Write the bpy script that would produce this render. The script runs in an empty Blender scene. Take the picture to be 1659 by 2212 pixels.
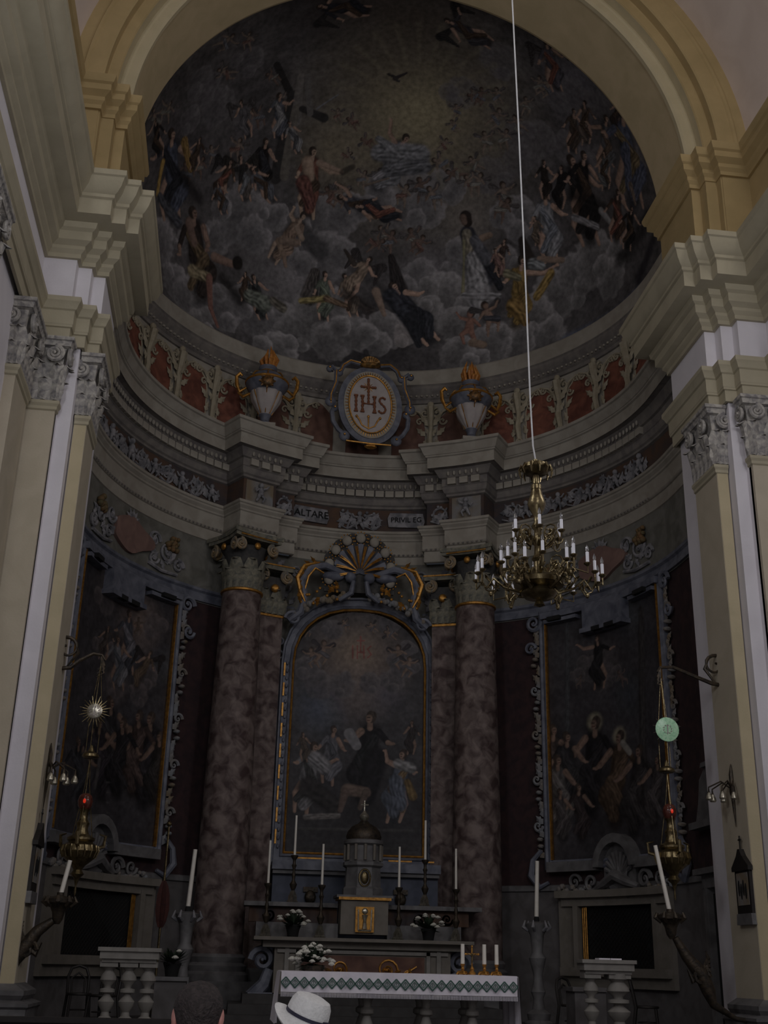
import bpy, bmesh, math, random
import numpy as np
from mathutils import Matrix, Vector
PI = math.pi
R = math.radians
scene = bpy.context.scene
col = scene.collection
random.seed(4)
rng = np.random.default_rng(4)

# ---------------- camera (fitted to the vanishing points of the photograph, frame 1659 x 2212) ----------------
CX, CY = 829.5, 1106.0
VV = np.array([985.0, -5250.0]); VD = np.array([477.0, 2078.0]); CC = np.array([CX, CY])
FPX = math.sqrt(-np.dot(VV - CC, VD - CC))
_up = np.array([*(VV - CC), FPX]); _up /= np.linalg.norm(_up)
_fw = np.array([*(VD - CC), FPX]); _fw /= np.linalg.norm(_fw)
_rt = np.cross(_fw, _up)
if _rt[0] < 0: _rt = -_rt
MC = np.array([_rt, _fw, _up])          # world = MC @ (right, down, forward)
EYE = np.array([0.0, 0.0, 1.6])
cam_d = bpy.data.cameras.new('camera'); cam = bpy.data.objects.new('camera', cam_d); col.objects.link(cam)
cam_d.sensor_fit = 'VERTICAL'; cam_d.sensor_height = 36.0; cam_d.lens = 36.0 * FPX / 2212.0
cam_d.clip_start = 0.05; cam_d.clip_end = 200
_X = MC @ np.array([1.0, 0, 0]); _Y = MC @ np.array([0, -1.0, 0]); _Z = MC @ np.array([0, 0, -1.0])
cam.matrix_world = Matrix(((_X[0], _Y[0], _Z[0], EYE[0]), (_X[1], _Y[1], _Z[1], EYE[1]), (_X[2], _Y[2], _Z[2], EYE[2]), (0, 0, 0, 1)))
scene.camera = cam

XA = 2.56
# ---------------- light: dim daylight of the nave windows, added side fill, the camera's small flash ----------------
w = bpy.data.worlds.new('world'); scene.world = w; w.use_nodes = True
w.node_tree.nodes['Background'].inputs[0].default_value = (0.75, 0.82, 1.0, 1)
w.node_tree.nodes['Background'].inputs[1].default_value = 0.02
scene.view_settings.view_transform = 'Standard'; scene.view_settings.look = 'None'
scene.view_settings.gamma = 1.0; scene.view_settings.use_curve_mapping = False
scene.view_settings.exposure = 0.0
def area(name, loc, target, sx, sy, power, color):
    l = bpy.data.lights.new(name, 'AREA'); l.shape = 'RECTANGLE'; l.size = sx; l.size_y = sy; l.energy = power; l.color = color
    o = bpy.data.objects.new(name, l); col.objects.link(o); o.location = loc
    o.rotation_euler = (Vector(target) - Vector(loc)).to_track_quat('-Z', 'Y').to_euler(); return o
area('facade_window_light', (2.6, -5.6, 12.0), (2.6, 14, 9.0), 4.0, 4.5, 350, (0.95, 0.95, 1.0))
area('left_nave_window_light', (XA - 5.75, 11.0, 17.6), (6.5, 17.5, 10.0), 2.2, 2.0, 75, (0.92, 0.95, 1.0))
area('right_nave_window_light', (XA + 5.75, 11.0, 17.6), (-1.5, 17.5, 9.0), 2.2, 2.0, 95, (1.0, 0.97, 0.93))
area('left_side_fill_light', (XA - 6.1, 8.0, 10.0), (8.5, 17.8, 8.5), 2.0, 3.2, 210, (0.93, 0.95, 1.0))  # added fill that brightens the right jamb from the side
area('right_side_fill_light', (XA + 6.0, 8.0, 10.0), (-3.4, 17.8, 8.5), 2.0, 3.2, 210, (0.97, 0.96, 1.0))  # added fill that brightens the left jamb from the side
fl = bpy.data.lights.new('camera_flash', 'POINT'); fl.energy = 115; fl.shadow_soft_size = 0.03; fl.color = (0.95, 0.96, 1.0)
flo = bpy.data.objects.new('camera_flash', fl); col.objects.link(flo); flo.location = (0.03, 0.02, 1.68)

# ---------------- measuring helpers: a pixel of the photograph to a point on a plane or on the apse wall ----------------
XA, YC, RA = 2.56, 20.6, 5.9            # axis of the church, centre of the apse circle, its radius
ZS = 15.9                               # springing of the half dome and of the arch
ZF, ZN = 0.6, -0.15                     # sanctuary floor, nave floor
def ray(u, v): return MC @ np.array([u - CX, v - CY, FPX])
def aY(u, v, Y):
    d = ray(u, v); return EYE + d * (Y / d[1])
def aX(u, v, X):
    d = ray(u, v); return EYE + d * (X / d[0])
def aS(u, v, rad=RA):                   # on the half dome
    d = ray(u, v); o = EYE - np.array([XA, YC, ZS]); a = d @ d; b = 2 * o @ d; c = o @ o - rad * rad
    D = max(b * b - 4 * a * c, 0); return EYE + d * ((-b + math.sqrt(D)) / (2 * a))
def aD(u, v):                           # on dome or, in front of its circle, on the short barrel before it
    p = aS(u, v)
    if p[1] >= YC: return p
    d = ray(u, v); o = np.array([-XA, 1.6 - ZS]); q = np.array([d[0], d[2]]); a = q @ q; b = 2 * o @ q; c = o @ o - RA * RA
    D = max(b * b - 4 * a * c, 0); return EYE + d * ((-b + math.sqrt(D)) / (2 * a))
def aC(u, v, rad=RA):                   # on the upright apse wall
    d = ray(u, v); o = EYE[:2] - np.array([XA, YC]); a = d[0] ** 2 + d[1] ** 2; b = 2 * (o @ d[:2]); c = o @ o - rad * rad
    D = max(b * b - 4 * a * c, 0); p = EYE + d * ((-b + math.sqrt(D)) / (2 * a))
    if p[1] < YC:
        X = XA + (rad if d[0] > 0 and p[0] > XA else -rad); return aX(u, v, X)
    return p
def pol(deg, rad, z=0.0):               # angle from the middle of the apse, right positive
    a = R(deg); return np.array([XA + rad * math.sin(a), YC + rad * math.cos(a), z])

# ---------------- mesh builder ----------------
class MB:
    def __init__(s): s.v = []; s.f = []; s.M = None
    def add(s, vs, fs):
        n = len(s.v)
        if s.M is not None: vs = [tuple(s.M @ Vector(p)) for p in vs]
        s.v += [tuple(float(c) for c in p) for p in vs]; s.f += [tuple(i + n for i in f) for f in fs]; return s
    def box(s, c, sz, rz=0.0, top=1.0):
        x, y, z = sz[0] / 2, sz[1] / 2, sz[2] / 2; cs, sn = math.cos(rz), math.sin(rz); vs = []
        for k, sc in ((-z, 1), (z, top)):
            for a, b in ((-x, -y), (x, -y), (x, y), (-x, y)):
                a *= sc; b *= sc; vs.append((c[0] + a * cs - b * sn, c[1] + a * sn + b * cs, c[2] + k))
        return s.add(vs, [(0, 3, 2, 1), (4, 5, 6, 7), (0, 1, 5, 4), (1, 2, 6, 5), (2, 3, 7, 6), (3, 0, 4, 7)])
    def lathe(s, prof, c=(0, 0, 0), seg=24, a0=0, a1=360, sx=1, sy=1):
        full = abs(a1 - a0) >= 359.9; n = seg if full else seg + 1; vs = []; fs = []
        for r, z in prof:
            for i in range(n):
                a = R(a0 + (a1 - a0) * i / seg); vs.append((c[0] + r * sx * math.cos(a), c[1] + r * sy * math.sin(a), c[2] + z))
        for j in range(len(prof) - 1):
            for i in range(seg):
                k = (i + 1) % n; fs.append((j * n + i, j * n + k, (j + 1) * n + k, (j + 1) * n + i))
        if full:
            if prof[0][0] > 1e-4: fs.append(tuple(range(n))[::-1])
            if prof[-1][0] > 1e-4: fs.append(tuple((len(prof) - 1) * n + i for i in range(n)))
        return s.add(vs, fs)
    def tube(s, pts, rad, seg=8, cap=True):
        pts = [Vector(p) for p in pts]; n = len(pts); rad = rad if hasattr(rad, '__len__') else [rad] * n
        vs = []; fs = []; t = (pts[1] - pts[0]).normalized(); u = t.orthogonal().normalized()
        for i, p in enumerate(pts):
            t = (pts[min(i + 1, n - 1)] - pts[max(i - 1, 0)]).normalized()
            u = (u - t * u.dot(t)); u = u.normalized() if u.length > 1e-6 else t.orthogonal().normalized(); b = t.cross(u)
            for k in range(seg):
                a = 2 * PI * k / seg; vs.append(p + (u * math.cos(a) + b * math.sin(a)) * rad[i])
        for i in range(n - 1):
            for k in range(seg):
                m = (k + 1) % seg; fs.append((i * seg + k, i * seg + m, (i + 1) * seg + m, (i + 1) * seg + k))
        if cap: fs.append(tuple(range(seg))[::-1]); fs.append(tuple((n - 1) * seg + k for k in range(seg)))
        return s.add(vs, fs)
    def ball(s, c, r, seg=10, rings=7):
        r = r if hasattr(r, '__len__') else (r, r, r)
        pr = [(max(math.sin(PI * j / rings), 1e-5), -math.cos(PI * j / rings)) for j in range(rings + 1)]
        vs = []; fs = []
        for a, z in pr:
            for i in range(seg):
                t = 2 * PI * i / seg; vs.append((c[0] + r[0] * a * math.cos(t), c[1] + r[1] * a * math.sin(t), c[2] + r[2] * z))
        for j in range(rings):
            for i in range(seg):
                k = (i + 1) % seg; fs.append((j * seg + i, j * seg + k, (j + 1) * seg + k, (j + 1) * seg + i))
        return s.add(vs, fs)
    def loft(s, secs, seg=16):            # (z, cx, cy, rx, ry)
        vs = []; fs = []
        for z, cx, cy, rx, ry in secs:
            for i in range(seg):
                t = 2 * PI * i / seg; vs.append((cx + rx * math.cos(t), cy + ry * math.sin(t), z))
        for j in range(len(secs) - 1):
            for i in range(seg):
                k = (i + 1) % seg; fs.append((j * seg + i, j * seg + k, (j + 1) * seg + k, (j + 1) * seg + i))
        fs.append(tuple(range(seg))[::-1]); fs.append(tuple((len(secs) - 1) * seg + i for i in range(seg)))
        return s.add(vs, fs)
    def sweep(s, path, prof, side=1, closed_prof=False):   # path: 2D points; prof: (offset to the side, z)
        P = [np.array(p, float) for p in path]; n = len(P); N = []
        for i in range(n):
            def nrm(a, b):
                t = b - a; t = t / (np.linalg.norm(t) + 1e-9); return np.array([-t[1], t[0]]) * side
            if i == 0: m = nrm(P[0], P[1])
            elif i == n - 1: m = nrm(P[-2], P[-1])
            else:
                a, b = nrm(P[i - 1], P[i]), nrm(P[i], P[i + 1]); m = a + b; m = m / max(np.linalg.norm(m), 1e-6); m = m / max(m @ a, 0.3)
            N.append(m)
        vs = []; fs = []; k = len(prof)
        for i in range(n):
            for o, z in prof: q = P[i] + N[i] * o; vs.append((q[0], q[1], z))
        for i in range(n - 1):
            for j in range(k if closed_prof else k - 1):
                m = (j + 1) % k; fs.append((i * k + j, (i + 1) * k + j, (i + 1) * k + m, i * k + m))
        return s.add(vs, fs)
    def prism(s, poly, f, d0, d1):        # poly: 2D points; f maps (a, b, depth) to 3D
        n = len(poly); vs = [f(a, b, d0) for a, b in poly] + [f(a, b, d1) for a, b in poly]
        fs = [tuple(range(n)), tuple(range(2 * n - 1, n - 1, -1))] + [(i, i + n, (i + 1) % n + n, (i + 1) % n) for i in range(n)]
        return s.add(vs, fs)
    def pieces(s):
        n = len(s.v); F = s.f; a = np.array([q for f in F for q in f[:-1]]); b = np.array([q for f in F for q in f[1:]]); par = np.arange(n)
        while True:
            lo, hi = np.minimum(par[a], par[b]), np.maximum(par[a], par[b]); m = lo != hi
            if not m.any(): break
            np.minimum.at(par, hi[m], lo[m])
            while True:
                pp = par[par]
                if (pp == par).all(): break
                par = pp
        _, isl = np.unique(par, return_inverse=True); k = isl.max() + 1
        if k < 2 or k > 600: return None
        V = np.array(s.v, float); lo = np.full((k, 3), np.inf); hi = np.full((k, 3), -np.inf); np.minimum.at(lo, isl, V); np.maximum.at(hi, isl, V); size = (hi - lo).max(1)
        gap = np.maximum(0, np.maximum(lo[:, None] - hi[None], lo[None] - hi[:, None])); near = np.sqrt((gap ** 2).sum(2)) <= np.maximum(.02, .5 * np.maximum(size[:, None], size[None]))
        lab = np.arange(k)
        for _i in range(k):
            new = np.where(near, lab[None], k).min(1)
            if (new == lab).all(): break
            lab = new
        u = np.unique(lab)
        if len(u) < 2 or len(u) > 40: return None
        out = []; pc = lab[isl]; f0 = np.array([f[0] for f in F])
        for q in u:
            keep = np.nonzero(pc == q)[0]; mp = {int(o): i for i, o in enumerate(keep)}; m = MB(); m.v = [s.v[i] for i in keep]; m.f = [tuple(mp[j] for j in F[i]) for i in np.nonzero(pc[f0] == q)[0]]; out.append(m)
        return out
    def build(s, name, mat, parent=None, loc=None, smooth=True, ang=38, split=True):
        if parent is not None and split and s.f:
            ps = s.pieces()
            if ps:
                return [m.build(name, mat, parent, None, smooth, ang, False) for m in ps][0]
        me = bpy.data.meshes.new(name)
        o = bpy.data.objects.new(name, me); col.objects.link(o)
        V = np.array(s.v, float)
        if parent is not None:
            off = wloc(parent); o.parent = parent
        else:
            mn, mx = V.min(0), V.max(0)
            off = np.array(loc, float) if loc is not None else np.array([(mn[0] + mx[0]) / 2, (mn[1] + mx[1]) / 2, mn[2]]); o.location = off
        me.from_pydata((V - off).tolist(), [], s.f); me.materials.append(mat)
        bm = bmesh.new(); bm.from_mesh(me); bmesh.ops.recalc_face_normals(bm, faces=bm.faces); bm.to_mesh(me); bm.free()
        if smooth:
            me.polygons.foreach_set('use_smooth', [True] * len(me.polygons)); me.set_sharp_from_angle(angle=R(ang))
        me.update(); return o
def wloc(o):
    p = np.zeros(3)
    while o is not None: p = p + np.array(o.location); o = o.parent
    return p
def tag(o, label=None, cat=None, group=None, kind=None):
    for k, x in (('label', label), ('category', cat), ('group', group), ('kind', kind)):
        if x: o[k] = x
    return o
def thing(name, loc, label, cat, group=None):
    o = bpy.data.objects.new(name, None); col.objects.link(o); o.location = tuple(float(c) for c in loc); o.empty_display_size = 0.1
    return tag(o, label, cat, group)
def struct(name, loc=None):
    o = bpy.data.objects.new(name, None); col.objects.link(o); o.location = tuple(float(c) for c in (loc if loc is not None else (0, 0, 0)))
    o['kind'] = 'structure'; return o
def kids(o): return [c for c in KIDS.get(o.name, [])]
KIDS = {}
def copy_tree(o, parent=None, allobs=None):
    c = o.copy(); col.objects.link(c); c.parent = parent
    for ch in [x for x in allobs if x.parent == o]: copy_tree(ch, c, allobs)
    return c
def dup(o, loc, label=None, group=None, sx=1, rz=0.0):
    allobs = [x for x in bpy.data.objects if x.parent is not None]
    c = copy_tree(o, None, allobs); c.location = tuple(float(q) for q in loc); c.scale = (sx, 1, 1)
    if rz: c.rotation_euler.z = rz
    if label: c['label'] = label
    if group: c['group'] = group
    return c
def put(src, mtx, parent):                # a copy of a part, same mesh, other place
    c = src.copy(); col.objects.link(c); c.parent = parent; c.matrix_local = mtx; return c
def meshpart(name, mb, mat, parent, mtx, smooth=True, ang=38):   # a part whose mesh is around its own origin
    me = bpy.data.meshes.new(name); o = bpy.data.objects.new(name, me); col.objects.link(o); o.parent = parent; o.matrix_local = mtx
    me.from_pydata([tuple(map(float, p)) for p in mb.v], [], mb.f); me.materials.append(mat)
    if smooth:
        me.polygons.foreach_set('use_smooth', [True] * len(me.polygons)); me.set_sharp_from_angle(angle=R(ang))
    return o
def TR(x, y, z, rz=0, rx=0, s=1, ry=0):
    return Matrix.Translation((x, y, z)) @ Matrix.Rotation(rz, 4, 'Z') @ Matrix.Rotation(ry, 4, 'Y') @ Matrix.Rotation(rx, 4, 'X') @ Matrix.Scale(s, 4)

# ---------------- materials ----------------
def mat(name, c, rough=0.7, c2=None, scale=6.0, bump=0.0, metal=0.0, detail=4.0, lo=0.35, hi=0.65, kind='noise', emit=None, spec=0.5, trans=0.0, bscale=None, alpha=1.0):
    m = bpy.data.materials.new(name); m.use_nodes = True; nt = m.node_tree; b = nt.nodes['Principled BSDF']
    b.inputs['Base Color'].default_value = (*c, 1); b.inputs['Roughness'].default_value = rough; b.inputs['Metallic'].default_value = metal
    b.inputs['Specular IOR Level'].default_value = spec
    if trans: b.inputs['Transmission Weight'].default_value = trans
    if emit: b.inputs['Emission Color'].default_value = (*emit[0], 1); b.inputs['Emission Strength'].default_value = emit[1]
    tc = nt.nodes.new('ShaderNodeTexCoord')
    if c2 is not None:
        if kind == 'noise':
            n = nt.nodes.new('ShaderNodeTexNoise'); n.inputs['Scale'].default_value = scale; n.inputs['Detail'].default_value = detail; n.inputs['Distortion'].default_value = 0.6; out = n.outputs['Fac']
        else:
            n = nt.nodes.new('ShaderNodeTexWave'); n.inputs['Scale'].default_value = scale; n.inputs['Distortion'].default_value = 9; n.inputs['Detail'].default_value = detail; out = n.outputs['Fac']
        nt.links.new(tc.outputs['Object'], n.inputs['Vector'])
        cr = nt.nodes.new('ShaderNodeValToRGB'); cr.color_ramp.elements[0].position = lo; cr.color_ramp.elements[1].position = hi
        cr.color_ramp.elements[0].color = (*c, 1); cr.color_ramp.elements[1].color = (*c2, 1)
        nt.links.new(out, cr.inputs['Fac']); nt.links.new(cr.outputs['Color'], b.inputs['Base Color'])
    if bump:
        n2 = nt.nodes.new('ShaderNodeTexNoise'); n2.inputs['Scale'].default_value = bscale or scale * 2; n2.inputs['Detail'].default_value = 5
        nt.links.new(tc.outputs['Object'], n2.inputs['Vector'])
        bp = nt.nodes.new('ShaderNodeBump'); bp.inputs['Strength'].default_value = bump; bp.inputs['Distance'].default_value = 0.03
        nt.links.new(n2.outputs['Fac'], bp.inputs['Height']); nt.links.new(bp.outputs['Normal'], b.inputs['Normal'])
    return m
def paintmat(name, rough=0.8):
    m = bpy.data.materials.new(name); m.use_nodes = True; nt = m.node_tree; b = nt.nodes['Principled BSDF']; b.inputs['Roughness'].default_value = rough
    a = nt.nodes.new('ShaderNodeVertexColor'); a.layer_name = 'paint'
    n = nt.nodes.new('ShaderNodeTexNoise'); n.inputs['Scale'].default_value = 9; n.inputs['Detail'].default_value = 8
    tc = nt.nodes.new('ShaderNodeTexCoord'); nt.links.new(tc.outputs['Object'], n.inputs['Vector'])
    mr = nt.nodes.new('ShaderNodeMapRange'); mr.inputs['From Min'].default_value = 0.3; mr.inputs['From Max'].default_value = 0.7; mr.inputs['To Min'].default_value = 0.72; mr.inputs['To Max'].default_value = 1.25
    nt.links.new(n.outputs['Fac'], mr.inputs['Value'])
    mx = nt.nodes.new('ShaderNodeVectorMath'); mx.operation = 'MULTIPLY'
    nt.links.new(a.outputs['Color'], mx.inputs[0]); nt.links.new(mr.outputs['Result'], mx.inputs[1]); nt.links.new(mx.outputs['Vector'], b.inputs['Base Color'])
    b.inputs['Specular IOR Level'].default_value = 0.2
    return m
M = {
 'white': mat('white_plaster', (0.66, 0.63, 0.66), 0.85, (0.72, 0.69, 0.72), 1.5, 0.08, bscale=30),
 'vault': mat('vault_plaster', (0.64, 0.54, 0.48), 0.9, (0.70, 0.60, 0.54), 1.2, 0.08, bscale=30),
 'tan': mat('tan_paint', (0.44, 0.385, 0.29), 0.85, (0.49, 0.43, 0.33), 2.0, 0.08, bscale=30),
 'ochre': mat('ochre_paint', (0.45, 0.385, 0.245), 0.85, (0.50, 0.425, 0.275), 2.0, 0.08, bscale=30),
 'soffit': mat('soffit_ochre', (0.44, 0.355, 0.21), 0.85, (0.50, 0.40, 0.245), 2.0, 0.08, bscale=30),
 'archy': mat('arch_ochre', (0.37, 0.275, 0.13), 0.85, (0.42, 0.31, 0.15), 2.0, 0.08, bscale=30),
 'olive': mat('olive_tan_paint', (0.37, 0.33, 0.235), 0.85, (0.42, 0.375, 0.27), 2.0, 0.08, bscale=30),
 'capital': mat('weathered_capital_stone', (0.20, 0.19, 0.19), 0.9, (0.48, 0.45, 0.40), 9, 0.5),
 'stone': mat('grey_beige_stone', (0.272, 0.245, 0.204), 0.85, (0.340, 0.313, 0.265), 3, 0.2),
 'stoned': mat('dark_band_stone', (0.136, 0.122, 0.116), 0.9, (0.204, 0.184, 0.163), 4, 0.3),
 'reliefm': mat('grisaille_relief', (0.12, 0.12, 0.13), 0.9, (0.28, 0.27, 0.28), 5, 0.3),
 'reliefc': mat('painted_scroll_relief', (0.177, 0.136, 0.088), 0.9, (0.204, 0.211, 0.224), 2.2, 0.3),
 'reliefy': mat('cream_scroll', (0.286, 0.245, 0.170), 0.9, (0.354, 0.313, 0.231), 6, 0.2),
 'fground': mat('frieze_ground', (0.045, 0.038, 0.041), 0.9, (0.099, 0.054, 0.032), 1.6, 0.1),
 'redpanel': mat('red_marble_panel', (0.102, 0.031, 0.020), 0.7, (0.218, 0.078, 0.048), 3.5, 0.1, detail=7),
 'brownpanel': mat('brown_marble_panel', (0.082, 0.034, 0.024), 0.7, (0.163, 0.082, 0.054), 2.5, 0.1, detail=7),
 'pinkmarble': mat('mottled_pink_marble', (0.052, 0.030, 0.028), 0.75, (0.205, 0.158, 0.142), 4.2, 0.03, detail=9, lo=0.36, hi=0.66),
 'gold': mat('old_gilding', (0.30, 0.14, 0.03), 0.42, (0.55, 0.28, 0.06), 12, 0.1, metal=0.7),
 'brass': mat('polished_brass', (0.24, 0.19, 0.10), 0.30, (0.12, 0.09, 0.045), 14, 0.15, metal=0.9),
 'darkbronze': mat('dark_bronze', (0.035, 0.03, 0.025), 0.5, (0.08, 0.06, 0.04), 12, 0.3, metal=0.6),
 'silver': mat('dull_silver', (0.6, 0.56, 0.46), 0.28, (0.3, 0.28, 0.22), 14, 0.1, metal=0.8),
 'bluegrey': mat('blue_grey_marble', (0.082, 0.088, 0.116), 0.6, (0.163, 0.170, 0.204), 4, 0.1, detail=7),
 'bluedark': mat('deep_blue_marble', (0.022, 0.031, 0.057), 0.5, (0.044, 0.053, 0.088), 4, 0.05, detail=7),
 'greymarble': mat('grey_veined_marble', (0.093, 0.088, 0.088), 0.6, (0.157, 0.152, 0.152), 4, 0.08, detail=8),
 'lowwall': mat('low_wall_plaster', (0.075, 0.068, 0.066), 0.9, (0.120, 0.111, 0.111), 3, 0.1, detail=8),
 'greenwall': mat('faded_green_grey_plaster', (0.109, 0.105, 0.088), 0.9, (0.177, 0.170, 0.150), 3, 0.1, detail=8),
 'damask': mat('dark_maroon_damask', (0.020, 0.010, 0.012), 0.9, (0.040, 0.018, 0.018), 5, 0.1),
 'beige': mat('beige_stone_frame', (0.147, 0.132, 0.108), 0.8, (0.186, 0.166, 0.142), 4, 0.1),
 'pale': mat('pale_baluster_stone', (0.182, 0.168, 0.149), 0.7, (0.240, 0.226, 0.202), 5, 0.1),
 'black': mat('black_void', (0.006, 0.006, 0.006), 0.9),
 'darkwood': mat('dark_wood', (0.008, 0.006, 0.005), 0.6, (0.014, 0.010, 0.008), 8, 0.1),
 'stepstone': mat('dark_step_stone', (0.033, 0.030, 0.029), 0.8, (0.052, 0.049, 0.047), 4, 0.1),
 'floor': mat('dark_stone_floor', (0.030, 0.027, 0.027), 0.5, (0.054, 0.048, 0.048), 1.0, 0.05),
 'wax': mat('candle_wax', (0.72, 0.68, 0.60), 0.5, (0.78, 0.74, 0.66), 6),
 'plastic': mat('white_candle_sleeve', (0.95, 0.95, 1.0), 0.4),
 'glass': mat('clear_bulb_glass', (0.9, 0.9, 0.9), 0.05, trans=0.9),
 'redglass': mat('red_lamp_glass', (0.5, 0.01, 0.01), 0.1, emit=((1.0, 0.06, 0.02), 0.35)),
 'greenflare': mat('green_flare_glow', (0.25, 0.5, 0.3), 0.3, (0.5, 0.7, 0.5), 30, emit=((0.35, 0.8, 0.42), 0.035)),  # flash flare put into green colour and a faint emission
 'cloth': mat('white_altar_cloth', (0.72, 0.68, 0.74), 0.9, (0.80, 0.76, 0.80), 4, 0.15, bscale=12),
 'green': mat('green_embroidery', (0.05, 0.10, 0.085), 0.9, (0.07, 0.14, 0.11), 40),
 'leafg': mat('dark_green_leaves', (0.012, 0.022, 0.012), 0.7, (0.03, 0.05, 0.025), 20),
 'petal': mat('white_petals', (0.496, 0.480, 0.416), 0.8, (0.592, 0.576, 0.512), 30),
 'skin': mat('skin', (0.58, 0.26, 0.22), 0.6, (0.66, 0.32, 0.27), 20),
 'hairdark': mat('short_dark_hair', (0.018, 0.013, 0.012), 0.7, (0.05, 0.038, 0.036), 60, 0.5),
 'hairbrown': mat('brown_hair', (0.05, 0.022, 0.012), 0.6, (0.12, 0.055, 0.03), 30, 0.5),
 'straw': mat('white_straw', (0.80, 0.80, 0.78), 0.8, (0.90, 0.90, 0.88), 60, 0.3),
 'ribbon': mat('navy_ribbon', (0.02, 0.02, 0.04), 0.6, (0.03, 0.03, 0.06), 20),
 'shirt': mat('dark_shirt', (0.04, 0.05, 0.08), 0.9, (0.06, 0.07, 0.10), 6),
 'dress': mat('beige_blouse', (0.35, 0.28, 0.22), 0.9, (0.42, 0.34, 0.27), 6),
 'wire': mat('steel_cable', (0.55, 0.55, 0.55), 0.5, (0.65, 0.65, 0.65), 10),
 'redcloth': mat('dark_red_silk', (0.035, 0.010, 0.009), 0.9, (0.06, 0.016, 0.012), 10),
 'paint': paintmat('fresco_paint'), 'oil': paintmat('oil_paint', 0.6),
 'medal': mat('medallion_white', (0.36, 0.32, 0.31), 0.7, (0.42, 0.38, 0.36), 4),
 'terracotta': mat('reddish_brown_letters', (0.16, 0.05, 0.02), 0.7, (0.22, 0.08, 0.03), 20),
}
# ================= SETTING =================
def plan(sgn, pts): return [(XA + sgn * h, y) for h, y in pts]
PIER = [(5.97, 19.0), (5.3, 19.0), (5.3, 17.35), (5.5, 17.35), (5.5, 17.1), (5.72, 17.1), (5.72, 16.88), (6.25, 16.88), (6.25, -6.0)]
WALLP = [(5.97, 19.0), (5.38, 19.0), (5.38, 17.42), (5.52, 17.42), (5.52, 17.12), (5.74, 17.12), (5.74, 16.95), (6.32, 16.95), (6.32, -6.0)]
ARCHITRAVE = [(0.0, 10.85), (0.05, 10.85), (0.05, 11.06), (0.08, 11.07), (0.08, 11.10), (0.09, 11.12), (0.09, 11.36), (0.12, 11.38), (0.15, 11.46), (0.18, 11.50), (0.18, 11.58), (0.0, 11.60)]
CORNICE = [(0.0, 12.38), (0.06, 12.38), (0.06, 12.46), (0.12, 12.52), (0.12, 12.58), (0.22, 12.64), (0.22, 12.80), (0.28, 12.84), (0.30, 12.94), (0.52, 12.97), (0.52, 13.26), (0.56, 13.28), (0.56, 13.34), (0.60, 13.37), (0.66, 13.46), (0.70, 13.60), (0.73, 13.62), (0.73, 13.72), (0.0, 13.78)]
IMPOST = [(0.0, 15.48), (0.05, 15.48), (0.05, 15.56), (0.10, 15.62), (0.10, 15.70), (0.20, 15.78), (0.20, 15.90), (0.24, 15.93), (0.27, 16.02), (0.27, 16.07), (0.0, 16.10)]
for sgn, side in ((-1, 'left'), (1, 'right')):
    # white plaster core and upper storey
    tag(MB().sweep(plan(sgn, WALLP), [(0, ZN), (0, 12.45)], -sgn).build('wall_' + side, M['white'], smooth=False), kind='structure')
    tag(MB().sweep(plan(sgn, WALLP), [(0.05, 13.7), (0.05, 16.05)], -sgn).build('wall_%s_upper' % side, M['archy'], smooth=False), kind='structure')
    t = struct('trim_1' if sgn < 0 else 'trim_2', (XA + sgn * 5.3, 17.35, 10.85))
    MB().sweep(plan(sgn, PIER), ARCHITRAVE, -sgn).build('architrave', M['olive'], t, ang=25)
    MB().sweep(plan(sgn, PIER), [(0, 11.59), (0, 12.39)], -sgn).build('frieze_band', M['white'], t, smooth=False)
    MB().sweep(plan(sgn, PIER), CORNICE, -sgn).build('cornice', M['olive'], t, ang=25)
    t = struct('trim_3' if sgn < 0 else 'trim_4', (XA + sgn * 5.3, 17.35, 13.75))
    MB().sweep(plan(sgn, PIER), [(0.0, 13.74), (0.0, 15.5)], -sgn).build('attic_block', M['archy'], t, smooth=False)
    MB().sweep(plan(sgn, PIER), IMPOST, -sgn).build('impost_moulding', M['archy'], t, ang=25)
    MB().sweep(plan(sgn, PIER), [(0.0, 13.75), (0.06, 13.75), (0.06, 13.88), (0.0, 13.92)], -sgn).build('attic_plinth', M['archy'], t, ang=25)

def revolve(plan_pts, seg=72, a0=0, a1=180, zc=ZS):
    mb = MB(); vs = []; fs = []; k = len(plan_pts)
    for i in range(seg + 1):
        a = R(a0 + (a1 - a0) * i / seg)
        for h, y in plan_pts: vs.append((XA + h * math.cos(a), y, zc + h * math.sin(a)))
    for i in range(seg):
        for j in range(k - 1): fs.append((i * k + j, (i + 1) * k + j, (i + 1) * k + j + 1, i * k + j + 1))
    return mb.add(vs, fs)
ar = struct('chancel_arch', (XA, 17.3, ZS))
revolve([(5.98, 19.0), (5.32, 19.0), (5.29, 18.93), (5.29, 17.5)]).build('arch_soffit', M['soffit'], ar, ang=20)
revolve([(5.29, 17.5), (5.26, 17.47), (5.26, 17.38), (5.30, 17.34), (5.44, 17.35), (5.47, 17.32), (5.52, 17.33), (5.52, 17.13)]).build('arch_moulding', M['ochre'], ar, ang=30)
revolve([(5.52, 17.13), (5.54, 17.1), (5.70, 17.1), (5.72, 17.08), (5.72, 16.9), (5.75, 16.87), (6.02, 16.87), (6.04, 16.84), (6.09, 16.84), (6.11, 16.87), (6.36, 16.87)]).build('arch_band', M['archy'], ar, ang=30)
tag(revolve([(6.32, 16.9), (6.32, -6.0)], 64).build('ceiling', M['vault']), kind='structure')
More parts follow.
